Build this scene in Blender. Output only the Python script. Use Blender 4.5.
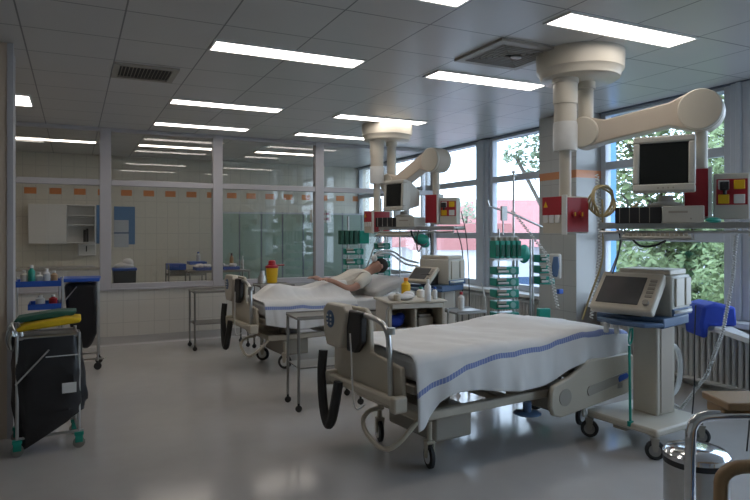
import bpy, bmesh, math, random
from mathutils import Vector, Matrix, noise as mnoise
PI = math.pi
S = bpy.context.scene
COL = S.collection
for o in list(bpy.data.objects): bpy.data.objects.remove(o)

# ------------------------------------------------------------ camera
CAMH = 1.53
cd = bpy.data.cameras.new('camera'); cam = bpy.data.objects.new('camera', cd); COL.objects.link(cam)
cd.sensor_width = 36; cd.lens = 617 / 750 * 36; cd.shift_y = -18 / 750
cam.location = (0, 0, CAMH); cam.rotation_euler = (PI / 2, 0, -math.atan(301 / 617))
cd.clip_end = 300; S.camera = cam
# ------------------------------------------------------------ world (overcast sky) and exposure
w = bpy.data.worlds.new('sky'); S.world = w; w.use_nodes = True
nt = w.node_tree; bg = nt.nodes['Background']
tc = nt.nodes.new('ShaderNodeTexCoord'); sx = nt.nodes.new('ShaderNodeSeparateXYZ'); cr = nt.nodes.new('ShaderNodeValToRGB')
nt.links.new(tc.outputs['Generated'], sx.inputs[0]); nt.links.new(sx.outputs['Z'], cr.inputs[0]); nt.links.new(cr.outputs[0], bg.inputs[0])
cr.color_ramp.elements[0].position = 0.0; cr.color_ramp.elements[0].color = (.66, .80, 1.0, 1)
cr.color_ramp.elements[1].position = 0.6; cr.color_ramp.elements[1].color = (.58, .75, 1.0, 1)
bg.inputs[1].default_value = 5.6
S.view_settings.view_transform = 'Standard'; S.view_settings.look = 'None'
S.view_settings.gamma = 1; S.view_settings.exposure = 0; S.view_settings.use_curve_mapping = False
LAMP = 7.0

# ------------------------------------------------------------ materials
def mat(name, col, rough=.5, metal=0, var=.06, scale=12, emit=0, bump=0, spec=.5, trans=0):
    m = bpy.data.materials.new(name); m.use_nodes = True
    n = m.node_tree.nodes; l = m.node_tree.links; b = n['Principled BSDF']
    b.inputs['Roughness'].default_value = rough; b.inputs['Metallic'].default_value = metal
    b.inputs['Specular IOR Level'].default_value = spec
    if trans: b.inputs['Transmission Weight'].default_value = trans
    t = n.new('ShaderNodeTexCoord'); no = n.new('ShaderNodeTexNoise'); no.inputs['Scale'].default_value = scale
    l.new(t.outputs['Object'], no.inputs['Vector'])
    r = n.new('ShaderNodeMix'); r.data_type = 'RGBA'
    r.inputs[6].default_value = tuple(c * (1 - var) for c in col) + (1,)
    r.inputs[7].default_value = tuple(min(1, c * (1 + var)) for c in col) + (1,)
    l.new(no.outputs[0], r.inputs[0]); l.new(r.outputs[2], b.inputs['Base Color'])
    if bump:
        bp = n.new('ShaderNodeBump'); bp.inputs['Strength'].default_value = bump; bp.inputs['Distance'].default_value = .01
        l.new(no.outputs[0], bp.inputs['Height']); l.new(bp.outputs[0], b.inputs['Normal'])
    if emit:
        l.new(r.outputs[2], b.inputs['Emission Color']); b.inputs['Emission Strength'].default_value = emit
    return m

def glass(name, tint, refl=1.0, rough=0.0, ior=1.5):
    m = bpy.data.materials.new(name); m.use_nodes = True
    n = m.node_tree.nodes; l = m.node_tree.links; n.remove(n['Principled BSDF']); out = n['Material Output']
    t = n.new('ShaderNodeBsdfTransparent'); g = n.new('ShaderNodeBsdfGlossy'); f = n.new('ShaderNodeFresnel')
    no = n.new('ShaderNodeTexNoise'); no.inputs['Scale'].default_value = 1.5
    mx = n.new('ShaderNodeMix'); mx.data_type = 'RGBA'
    mx.inputs[6].default_value = tint + (1,); mx.inputs[7].default_value = tuple(c * .97 for c in tint) + (1,)
    l.new(no.outputs[0], mx.inputs[0]); l.new(mx.outputs[2], t.inputs[0])
    g.inputs['Roughness'].default_value = rough; g.inputs[0].default_value = (refl, refl, refl, 1); 
    ge = n.new('ShaderNodeNewGeometry'); im = n.new('ShaderNodeMix'); im.inputs[2].default_value = ior; im.inputs[3].default_value = 1 / ior
    l.new(ge.outputs['Backfacing'], im.inputs[0]); l.new(im.outputs[0], f.inputs[0])   # thin pane: no total internal reflection
    s = n.new('ShaderNodeMixShader'); l.new(f.outputs[0], s.inputs[0]); l.new(t.outputs[0], s.inputs[1]); l.new(g.outputs[0], s.inputs[2])
    l.new(s.outputs[0], out.inputs[0]); return m

def grid_mat(name, col, line, period, width, off=(0, 0), axes=(0, 1), rough=.6, spec=.5, var=.03, extra=None):
    """Flat panels with thin joints: col with darker lines every `period` along two axes of world space."""
    m = bpy.data.materials.new(name); m.use_nodes = True
    n = m.node_tree.nodes; l = m.node_tree.links; b = n['Principled BSDF']
    b.inputs['Roughness'].default_value = rough; b.inputs['Specular IOR Level'].default_value = spec
    t = n.new('ShaderNodeTexCoord'); s = n.new('ShaderNodeSeparateXYZ'); l.new(t.outputs['Object'], s.inputs[0])
    def M(op, a, c):
        q = n.new('ShaderNodeMath'); q.operation = op
        for i, v in enumerate((a, c)):
            if isinstance(v, (int, float)): q.inputs[i].default_value = v
            elif v is not None: l.new(v, q.inputs[i])
        return q.outputs[0]
    ms = []
    for k in range(2):
        p = period[k]
        v = M('FLOORED_MODULO', M('SUBTRACT', s.outputs[axes[k]], off[k] - width / 2), p)
        ms.append(M('LESS_THAN', v, width))
    f = M('MAXIMUM', ms[0], ms[1])
    no = n.new('ShaderNodeTexNoise'); no.inputs['Scale'].default_value = 3; l.new(t.outputs['Object'], no.inputs[0])
    c0 = n.new('ShaderNodeMix'); c0.data_type = 'RGBA'
    c0.inputs[6].default_value = tuple(c * (1 - var) for c in col) + (1,); c0.inputs[7].default_value = tuple(c * (1 + var) for c in col) + (1,)
    l.new(no.outputs[0], c0.inputs[0])
    c1 = n.new('ShaderNodeMix'); c1.data_type = 'RGBA'; l.new(f, c1.inputs[0]); l.new(c0.outputs[2], c1.inputs[6]); c1.inputs[7].default_value = line + (1,)
    last = c1.outputs[2]
    if extra:   # (colour, axis, period, duty, z0, z1): a row of coloured tiles
        ec, ax, ep, duty, z0, z1 = extra
        h = M('MULTIPLY', M('GREATER_THAN', s.outputs[2], z0), M('LESS_THAN', s.outputs[2], z1))
        if ep: h = M('MULTIPLY', h, M('LESS_THAN', M('FLOORED_MODULO', s.outputs[ax], ep), duty))
        c2 = n.new('ShaderNodeMix'); c2.data_type = 'RGBA'; l.new(h, c2.inputs[0]); l.new(last, c2.inputs[6]); c2.inputs[7].default_value = ec + (1,)
        last = c2.outputs[2]
    l.new(last, b.inputs['Base Color']); return m

M_ = {}
M_['floor'] = mat('floor_vinyl', (.45, .43, .41), .13, var=.05, scale=5, spec=.5)
M_['ceiling'] = grid_mat('ceiling_tile', (.55, .535, .52), (.14, .14, .14), (.6216, .6216), .011, (.917, 4.20 - 6 * .6216), (0, 1), .32, .6)
M_['tile'] = grid_mat('wall_tile', (.60, .575, .52), (.46, .44, .40), (.2, .3), .006, (0, 0), (0, 2), .3)
M_['back'] = grid_mat('back_tile', (.72, .69, .60), (.52, .50, .44), (.2, .3), .006, (0, 0), (0, 2), .3, extra=((.75, .26, .08), 0, .39, .19, 2.2, 2.31))
M_['coltile'] = grid_mat('column_tile', (.50, .49, .46), (.36, .35, .33), (.21, .3), .006, (5.37, 0), (1, 2), .3, extra=((.62, .24, .10), 0, 0, 0, 2.16, 2.25))
M_['tan_wall'] = mat('tan_wall', (.56, .44, .34), .5, var=.02, scale=2)
M_['wall'] = mat('plain_wall', (.62, .60, .55), .6, var=.03, scale=2)
M_['frame'] = mat('window_aluminium', (.49, .53, .58), .35, .0, .03)
M_['pframe'] = mat('partition_frame', (.44, .42, .43), .4, .0, .03)
M_['header'] = mat('dark_header', (.16, .19, .25), .5)
M_['white'] = mat('white_enamel', (.74, .74, .72), .35, var=.03)
M_['rad'] = mat('radiator_enamel', (.58, .57, .55), .35, var=.03)
M_['cream'] = mat('cream_plastic', (.56, .51, .42), .4, var=.03)
M_['beige'] = mat('beige_bed_plastic', (.50, .45, .36), .38, var=.04)
M_['beige2'] = mat('taupe_plastic', (.34, .31, .26), .45, var=.04)
M_['arm'] = mat('arm_enamel', (.52, .45, .37), .4, var=.02)
M_['canopy'] = mat('canopy_enamel', (.56, .52, .44), .35, var=.02)
M_['pc'] = mat('computer_plastic', (.55, .53, .47), .45, var=.03)
M_['black'] = mat('black_plastic', (.02, .02, .022), .4, var=.2)
M_['rubber'] = mat('black_rubber', (.025, .025, .025), .65, var=.2)
M_['screen'] = mat('dark_screen', (.012, .014, .013), .12, var=.1)
M_['steel'] = mat('brushed_steel', (.55, .55, .54), .28, 1, .08, 30)
M_['chrome'] = mat('chrome', (.75, .75, .76), .12, 1, .03)
M_['dsteel'] = mat('dull_steel', (.30, .29, .27), .35, .85, .08, 30)
M_['cloth'] = mat('white_cotton', (.72, .71, .70), .9, var=.03, scale=20)
M_['gown'] = mat('gown_cotton', (.70, .66, .58), .9, var=.05, scale=20)
M_['skin'] = mat('skin', (.46, .25, .18), .55, var=.06)
M_['hair'] = mat('dark_hair', (.03, .025, .02), .8, var=.3, scale=60)
M_['green'] = mat('teal_green_plastic', (.01, .27, .20), .35, var=.15)
M_['pdial'] = mat('pale_teal_dial', (.22, .42, .38), .4)
M_['dgreen'] = mat('dark_green_fabric', (.02, .10, .07), .7, var=.3)
M_['blue'] = mat('blue_plastic', (.02, .09, .42), .4, var=.1)
M_['bluef'] = mat('blue_fabric', (.015, .05, .40), .75, var=.2, scale=8, bump=.5)
M_['navy'] = mat('slate_blue_plastic', (.07, .13, .24), .4, var=.06)
M_['red'] = mat('red_panel', (.38, .02, .03), .4, var=.05)
M_['yellow'] = mat('yellow_plastic', (.75, .45, .01), .4, var=.06)
M_['yellowf'] = mat('yellow_cloth', (.70, .46, .01), .8, var=.15, scale=15, bump=.5)
M_['orange'] = mat('orange_plastic', (.80, .25, .02), .4, var=.06)
M_['bag'] = mat('black_bag', (.014, .014, .016), .38, var=.4, scale=6, bump=.6)
M_['wood'] = mat('light_wood', (.38, .24, .12), .4, var=.15, scale=9)
M_['lamp'] = mat('lamp_diffuser', (1.0, .92, .85), .5, var=.0, emit=LAMP)
M_['bboard'] = mat('cool_enamel_blue', (.10, .22, .42), .5)  # plain blue of the two notice boards
M_['pipeblue'] = mat('outdoor_blue_render', (.12, .30, .62), .7)
M_['tube'] = mat('clear_tubing', (.62, .62, .60), .3, var=.05)
M_['ytube'] = mat('yellowed_hose', (.42, .34, .16), .45)
M_['dark'] = mat('dark_grille', (.05, .05, .045), .6)
M_['paper'] = mat('paper', (.72, .72, .70), .8)
M_['lcd'] = mat('grey_lcd', (.10, .10, .10), .2, var=.1)
M_['glass'] = glass('window_glass', (.97, .985, .98))
M_['pglass'] = glass('partition_glass', (.91, .90, .88))
M_['frost'] = mat('frosted_green_glass', (.26, .36, .31), .35, var=.05, scale=2)
M_['leaf'] = mat('tree_leaf', (.20, .26, .11), .6, var=.35, scale=1.2)
M_['leaf2'] = mat('pale_leaf', (.25, .31, .20), .6, var=.3, scale=1.2)
M_['bark'] = mat('bark', (.13, .11, .09), .9, var=.3)
M_['roof'] = mat('hazed_red_tile_roof', (.42, .17, .16), .8, var=.08, scale=3)  # tile red faded towards pink, distance haze mixed into the colour
M_['render'] = mat('pale_render', (.70, .72, .75), .8)
M_['grass'] = mat('paved_ground', (.20, .20, .20), .9, var=.3, scale=.6)

# striped bed linen: UV.y is the distance across the cloth in metres
def stripe_mat(name, c, y0, wd):
    m = mat(name, c, .9, var=.03, scale=14)
    n = m.node_tree.nodes; l = m.node_tree.links; b = n['Principled BSDF']
    uv = n.new('ShaderNodeUVMap'); s = n.new('ShaderNodeSeparateXYZ'); l.new(uv.outputs[0], s.inputs[0])
    def M(op, a, c_):
        q = n.new('ShaderNodeMath'); q.operation = op
        for i, v in enumerate((a, c_)):
            if isinstance(v, (int, float)): q.inputs[i].default_value = v
            else: l.new(v, q.inputs[i])
        return q.outputs[0]
    f = M('LESS_THAN', M('ABSOLUTE', M('SUBTRACT', s.outputs[1], y0), 0), wd / 2)
    dash = M('LESS_THAN', M('FLOORED_MODULO', s.outputs[0], .022), .016)
    f = M('MULTIPLY', f, M('ADD', M('MULTIPLY', dash, .35), .5))
    src = b.inputs['Base Color'].links[0].from_socket
    mx = n.new('ShaderNodeMix'); mx.data_type = 'RGBA'; l.new(f, mx.inputs[0]); l.new(src, mx.inputs[6]); mx.inputs[7].default_value = (.10, .17, .46, 1)
    l.new(mx.outputs[2], b.inputs['Base Color']); return m
M_['sheet'] = stripe_mat('striped_sheet', (.72, .71, .69), 0, .034)

# ------------------------------------------------------------ builders
def rot(rx=0, ry=0, rz=0):
    return Matrix.Rotation(rz, 4, 'Z') @ Matrix.Rotation(ry, 4, 'Y') @ Matrix.Rotation(rx, 4, 'X')
class MB:
    def __init__(s): s.bm = bmesh.new()
    def box(s, c, d, R=None):
        m = Matrix.Translation(c) @ (R or Matrix.Identity(4)) @ Matrix.Diagonal((d[0], d[1], d[2], 1))
        bmesh.ops.create_cube(s.bm, size=1, matrix=m); return s
    def b2(s, a, b):
        return s.box([(a[i] + b[i]) / 2 for i in range(3)], [abs(b[i] - a[i]) for i in range(3)])
    def cyl(s, p, q, r, r2=None, n=16):
        p = Vector(p); q = Vector(q); d = q - p
        m = Matrix.Translation((p + q) / 2) @ d.to_track_quat('Z', 'Y').to_matrix().to_4x4()
        bmesh.ops.create_cone(s.bm, cap_ends=True, segments=n, radius1=r, radius2=r if r2 is None else r2, depth=d.length, matrix=m); return s
    def sph(s, c, r, R=None, n=14):
        if isinstance(r, (int, float)): r = (r, r, r)
        m = Matrix.Translation(c) @ (R or Matrix.Identity(4)) @ Matrix.Diagonal((r[0], r[1], r[2], 1))
        bmesh.ops.create_uvsphere(s.bm, u_segments=n, v_segments=n // 2 + 2, radius=1, matrix=m); return s
    def tube(s, pts, r, n=8, smooth=0):
        pts = [Vector(p) for p in pts]
        for _ in range(smooth):
            q = [pts[0]]
            for a, b in zip(pts, pts[1:]): q += [a * .75 + b * .25, a * .25 + b * .75]
            q.append(pts[-1]); pts = q
        rings = []; up = None
        for i, p in enumerate(pts):
            t = (pts[min(i + 1, len(pts) - 1)] - pts[max(i - 1, 0)]).normalized()
            if up is None:
                up = t.orthogonal().normalized()
            up = (up - t * up.dot(t)).normalized(); v = t.cross(up)
            rings.append([s.bm.verts.new(p + (up * math.cos(a) + v * math.sin(a)) * r) for a in [2 * PI * k / n for k in range(n)]])
        for a, b in zip(rings, rings[1:]):
            for k in range(n): s.bm.faces.new((a[k], a[(k + 1) % n], b[(k + 1) % n], b[k]))
        s.bm.faces.new(rings[0][::-1]); s.bm.faces.new(rings[-1]); return s
    def lathe(s, prof, c=(0, 0, 0), n=24, R=None):
        T = Matrix.Translation(c) @ (R or Matrix.Identity(4)); rings = []
        for r, z in prof:
            rings.append([s.bm.verts.new(T @ Vector((r * math.cos(2 * PI * k / n), r * math.sin(2 * PI * k / n), z))) for k in range(n)])
        for a, b in zip(rings, rings[1:]):
            for k in range(n): s.bm.faces.new((a[k], a[(k + 1) % n], b[(k + 1) % n], b[k]))
        s.bm.faces.new(rings[0][::-1]); s.bm.faces.new(rings[-1]); return s
    def prism(s, poly, h, R=None):
        """poly: list of (x, y); extruded along local z 0..h, then transformed."""
        T = R or Matrix.Identity(4)
        a = [s.bm.verts.new(T @ Vector((x, y, 0))) for x, y in poly]; b = [s.bm.verts.new(T @ Vector((x, y, h))) for x, y in poly]
        n = len(poly); s.bm.faces.new(a[::-1]); s.bm.faces.new(b)
        for k in range(n): s.bm.faces.new((a[k], a[(k + 1) % n], b[(k + 1) % n], b[k]))
        return s
    def build(s, name, m, parent=None, bevel=0, smooth=True, loc=None, rz=0):
        bmesh.ops.recalc_face_normals(s.bm, faces=s.bm.faces)
        me = bpy.data.meshes.new(name); s.bm.to_mesh(me); s.bm.free()
        me.materials.append(M_[m] if isinstance(m, str) else m)
        if smooth:
            me.shade_smooth(); me.set_sharp_from_angle(angle=math.radians(38))
        o = bpy.data.objects.new(name, me); COL.objects.link(o)
        if parent: o.parent = parent
        if loc: o.location = loc
        if rz: o.rotation_euler.z = rz
        if bevel:
            b = o.modifiers.new('bevel', 'BEVEL'); b.width = bevel; b.segments = 2; b.limit_method = 'ANGLE'
        return o
# prism planes: XZ(y) -> polygon in (x, z) extruded along +y ; YZ(x) -> polygon in (y, z) extruded along +x
def XZ(y): return Matrix(((1, 0, 0, 0), (0, 0, 1, y), (0, 1, 0, 0), (0, 0, 0, 1)))
def YZ(x): return Matrix(((0, 0, 1, x), (1, 0, 0, 0), (0, 1, 0, 0), (0, 0, 0, 1)))
def tag(o, label=None, cat=None, group=None, kind=None):
    if label: o['label'] = label
    if cat: o['category'] = cat
    if group: o['group'] = group
    if kind: o['kind'] = kind
    return o
def thing(name, label, cat, loc=(0, 0, 0), rz=0, group=None):
    o = bpy.data.objects.new(name, None); COL.objects.link(o); o.empty_display_size = .1
    o.location = loc; o.rotation_euler.z = rz
    return tag(o, label, cat, group)
def struct(name, mb, m, parent=None, bevel=0):
    o = mb.build(name, m, parent, bevel)
    if not parent: o['kind'] = 'structure'
    return o
def copy_tree(o, parent=None):
    c = o.copy(); COL.objects.link(c); c.parent = parent
    for ch in list(o.children): copy_tree(ch, c)
    return c
rnd = random.Random(4)

# ============================================================ SETTING
WX, CZ, PY, BY, FY, LX = 5.57, 2.93, 9.03, 12.3, -1.5, -2.5
struct('floor', MB().b2((LX, FY, -.1), (WX + .3, BY + .1, 0)), 'floor')
struct('ceiling', MB().b2((LX, FY, CZ), (WX + .3, BY + .1, CZ + .15)), 'ceiling')
struct('wall_back', MB().b2((LX, BY, 0), (WX + .3, BY + .15, CZ)), 'back')
struct('wall_front', MB().b2((LX, FY - .15, 0), (WX + .3, FY, CZ)), 'wall')
struct('wall_far_left', MB().b2((LX - .15, FY, 0), (LX, BY, CZ)), 'wall')
struct('wall_left', MB().b2((LX, 5.3, 0), (-.44, 5.75, CZ)), 'tan_wall')
struct('trim_1', MB().b2((-.445, 5.29, 0), (-.405, 5.34, CZ)).b2((-.44, 5.34, 0), (-.425, 5.76, CZ)), 'pframe')
# window wall: parapet, header, column
struct('wall_right', MB().b2((WX, FY, 0), (WX + .3, BY, .66)), 'wall')
struct('trim_2', MB().b2((WX - .02, FY, 2.915), (WX + .3, BY, CZ)), 'header')
struct('wall_column', MB().b2((5.2, 5.37, 0), (WX + .03, 6.0, CZ)), 'coltile')
struct('trim_3', MB().prism([(5.36, FY), (5.36, 3.72), (4.72, 2.96), (4.64, 2.96), (5.2, 3.86), (5.33, 4.2), (5.33, 5.36), (WX + .02, 5.36), (WX + .02, FY)][::-1], .045, Matrix.Translation((0, 0, .665)))
       .b2((5.33, 6.01, .665), (WX + .02, PY - .06, .71)), 'white', bevel=.006)
# window frames in the right wall (mullion bays)
edges = [(-1.45, .0), (.0, 1.8), (1.85, 3.55), (3.76, 5.36), (6.01, 7.52), (7.80, 9.4), (9.5, 10.9), (10.95, 12.28)]
for i, (a, b) in enumerate(edges):
    f = MB(); t = .07
    f.b2((WX + .0, a, .71), (WX + .09, a + t, 2.915)).b2((WX, b - t, .71), (WX + .09, b, 2.915))
    f.b2((WX + .002, a + t, .71), (WX + .088, b - t, .80)).b2((WX + .002, a + t, 2.88), (WX + .088, b - t, 2.915))
    f.b2((WX + .002, a + t, 2.255), (WX + .088, b - t, 2.345)).b2((WX + .002, a + t, 1.43), (WX + .088, b - t, 1.52))
    wf = f.build('window_%d' % (i + 1), 'frame', bevel=.006); wf['kind'] = 'structure'
    g = MB()
    for z0, z1 in ((.8, 1.43), (1.52, 2.255), (2.345, 2.88)): g.b2((WX + .04, a + t - .01, z0 - .01), (WX + .046, b - t + .01, z1 + .01))
    g.build('pane', 'glass', wf)
for i, (y0, y1) in enumerate([(3.56, 3.75), (7.53, 7.79)]):
    struct('trim_%d' % (i + 4), MB().b2((WX - .03, y0, .71), (WX + .08, y1, 2.915)).b2((WX - .06, y0 + .07, .71), (WX - .03, y1 - .07, 2.915)), 'frame', bevel=.008)
# roller blind boxes at the mullion head
# glass partition with tiled parapet
struct('wall_partition', MB().b2((LX, PY, 0), (WX, PY + .12, .76)), 'tile')
struct('baseboard_partition', MB().prism([(PY - .05, 0), (PY - .02, .02), (PY - .008, .07), (PY - .008, .12), (PY, .12), (PY, 0)], WX - LX, YZ(LX)), 'floor')
vx = [-2.5, -1.62, .31, 1.80, 3.37, WX - .06]
for i, (a, b) in enumerate(zip(vx, vx[1:])):
    f = MB(); a2 = a + (.14 if i else .06); 
    f.b2((a, PY - .02, .76), (a2, PY + .10, CZ))
    f.b2((a2, PY - .01, .76), (b, PY + .09, .83)).b2((a2, PY - .01, 2.155), (b, PY + .09, 2.235)).b2((a2, PY - .01, 2.88), (b, PY + .09, CZ))
    if i == 4: f.b2((b, PY - .02, .76), (b + .06, PY + .1, CZ))
    wf = f.build('window_%d' % (i + 11), 'pframe', bevel=.006); wf['kind'] = 'structure'
    MB().b2((a2 - .01, PY + .035, .82), (b + .01, PY + .043, 2.165)).b2((a2 - .01, PY + .035, 2.225), (b + .01, PY + .043, 2.89)).build('pane', 'pglass', wf)
struct('trim_7', MB().b2((.30, PY - .03, 0), (.31, PY + .0, .76)).b2((LX, PY - .035, .745), (WX - .25, PY - .0, .765)), 'pframe')

# ---------------- ceiling lamps
def lamp(x0, y0, x1, y1, label, group=None):
    cx, cy = (x0 + x1) / 2, (y0 + y1) / 2; a, b = (x1 - x0) / 2, (y1 - y0) / 2
    t = thing('ceiling_light', label, 'ceiling light', (cx, cy, CZ), 0, group)
    f = MB()
    f.b2((-a, -b, -.012), (a, -b + .018, 0)).b2((-a, b - .018, -.012), (a, b, 0)).b2((-a, -b + .018, -.012), (-a + .018, b - .018, 0)).b2((a - .018, -b + .018, -.012), (a, b - .018, 0))
    f.build('frame', 'white', t)
    MB().b2((-a + .018, -b + .018, -.008), (a - .018, b - .018, -.002)).build('diffuser', 'lamp', t)
AX, BX = (.917, 2.14), (2.82, 4.04)
lamp(AX[0], 4.53, AX[1], 4.80, 'ceiling light above the bare steel cart, second nearest in the left row')
lamp(AX[0], 2.97, AX[1], 3.22, 'nearest ceiling light of the left row, cut off by the top edge of the photo')
lamp(AX[0], 6.72, AX[1], 6.98, 'third ceiling light of the left row, above the left end of the far bed')
lamp(AX[0], 8.22, AX[1], 8.47, 'farthest ceiling light of the left row, just before the glass partition')
lamp(BX[0], 2.96, BX[1], 3.22, 'largest ceiling light at upper right, in front of the near round ceiling canopy')
lamp(BX[0], 4.53, BX[1], 4.80, 'ceiling light directly behind the near round canopy and the square air vent')
lamp(BX[0], 6.72, BX[1], 6.98, 'ceiling light in the right row just in front of the far ceiling canopy')
lamp(BX[0], 8.22, BX[1], 8.47, 'ceiling light of the right row nearest the glass partition, left of the far canopy')
lamp(-.96, 7.22, -.40, 7.83, 'squarish ceiling light by the left wall edge')
for i, (x, y, l) in enumerate([(-.9, 10.4, 'left'), (.917, 10.4, 'middle'), (2.82, 10.4, 'right')]):
    lamp(x, y, x + 1.22, y + .26, 'ceiling light in the room behind the glass, %s of its three' % l)

# ---------------- air vents
t = thing('ceiling_vent', 'rectangular slatted air vent in the ceiling at upper left', 'air vent', (.555, 5.74, CZ))
MB().b2((-.26, -.25, -.02), (.26, -.2, 0)).b2((-.26, .2, -.02), (.26, .25, 0)).b2((-.26, -.2, -.02), (-.21, .2, 0)).b2((.21, -.2, -.02), (.26, .2, 0)).build('frame', 'beige2', t)
MB().b2((-.21, -.2, -.004), (.21, .2, -.001)).build('backing', 'dark', t)
m = MB()
for k in range(14): m.box((-.19 + k * .029, 0, -.012), (.004, .40, .014), rot(0, .5, 0))
m.build('slats', 'beige2', t)
t = thing('ceiling_vent', 'square four-way air vent in the ceiling beside the near round canopy', 'air vent', (3.08, 3.90, CZ))
m = MB()
for k in range(4):
    R = rot(0, 0, k * PI / 2)
    for q in range(1): m.prism([(-.31, -.31), (.31, -.31), (.25, -.25), (-.25, -.25)], .02, Matrix.Translation((0, 0, -.02)) @ R)
m.build('frame', 'beige2', t)
MB().b2((-.25, -.25, -.004), (.25, .25, -.001)).build('backing', 'dark', t)
m = MB()
for k in range(4):
    R = rot(0, 0, k * PI / 2)
    for q in range(6):
        y = -.235 + q * .036
        m.prism([(y, y), (-y, y), (-y - .012, y + .012), (y + .012, y + .012)], .012, Matrix.Translation((0, 0, -.017)) @ R)
m.build('louvres', 'beige2', t)
MB().sph((.04, -.03, -.03), (.05, .03, .012)).build('sensor', 'white', t)

# ---------------- radiators
def radiator(y0, y1, label):
    t = thing('radiator', label, 'radiator', (5.47, y0, 0)); L = y1 - y0
    m = MB(); n = int(L / .062)
    for k in range(n):
        y = .03 + k * .062
        m.cyl((-.03, y, .10), (-.03, y, .60), .021, n=8).cyl((.03, y, .10), (.03, y, .60), .021, n=8)
    m.build('columns', 'rad', t)
    MB().b2((-.055, 0, .58), (.055, n * .062, .625)).b2((-.055, 0, .08), (.055, n * .062, .12)).build('headers', 'rad', t, bevel=.012)
    m = MB()
    for y in (.15, L - .2): m.b2((-.02, y, 0), (.02, y + .03, .09))
    m.build('feet', 'rad', t)
radiator(6.1, 8.8, 'white column radiator under the window between the far bed and the tiled column')
radiator(1.5, 5.25, 'white column radiator under the right window behind the ventilator')

# ============================================================ BEDS
def caster(parent, x, y, rz=0, r=.07, white=False, top=.30, fork='beige'):
    R = rot(0, 0, rz); c = Matrix.Translation((x, y, 0)) @ R
    m = MB(); T = lambda p: c @ Vector(p)
    m.cyl(T((0, 0, top)), T((0, 0, r * 1.9)), .018, n=10)
    m.prism([(-.014, r * .9), (.014, r * .9), (.022, r * 1.5), (.026, r * 2.25), (-.026, r * 2.25), (-.022, r * 1.5)], .012, c @ XZ(-.030))
    m.prism([(-.014, r * .9), (.014, r * .9), (.022, r * 1.5), (.026, r * 2.25), (-.026, r * 2.25), (-.022, r * 1.5)], .012, c @ XZ(.018))
    m.prism([(-.03, r * 2.1), (.03, r * 2.1), (.03, r * 2.3), (-.03, r * 2.3)], .06, c @ XZ(-.03))
    f = m.build('caster', fork, parent, .003)
    w_ = MB()
    Rw = c @ Matrix.Translation((0, -.014, r)) @ rot(-PI / 2)
    w_.lathe([(r * .5, 0), (r * .8, -.004), (r, .004), (r, .024), (r * .8, .032), (r * .5, .028)], n=20, R=Rw)
    wo = w_.build('wheel', 'rubber', f)
    MB().lathe([(r * .52, -.003), (r * .62, -.005), (r * .62, .033), (r * .52, .031)], n=16, R=Rw).build('hub', 'white' if white else 'dsteel', f)

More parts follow.
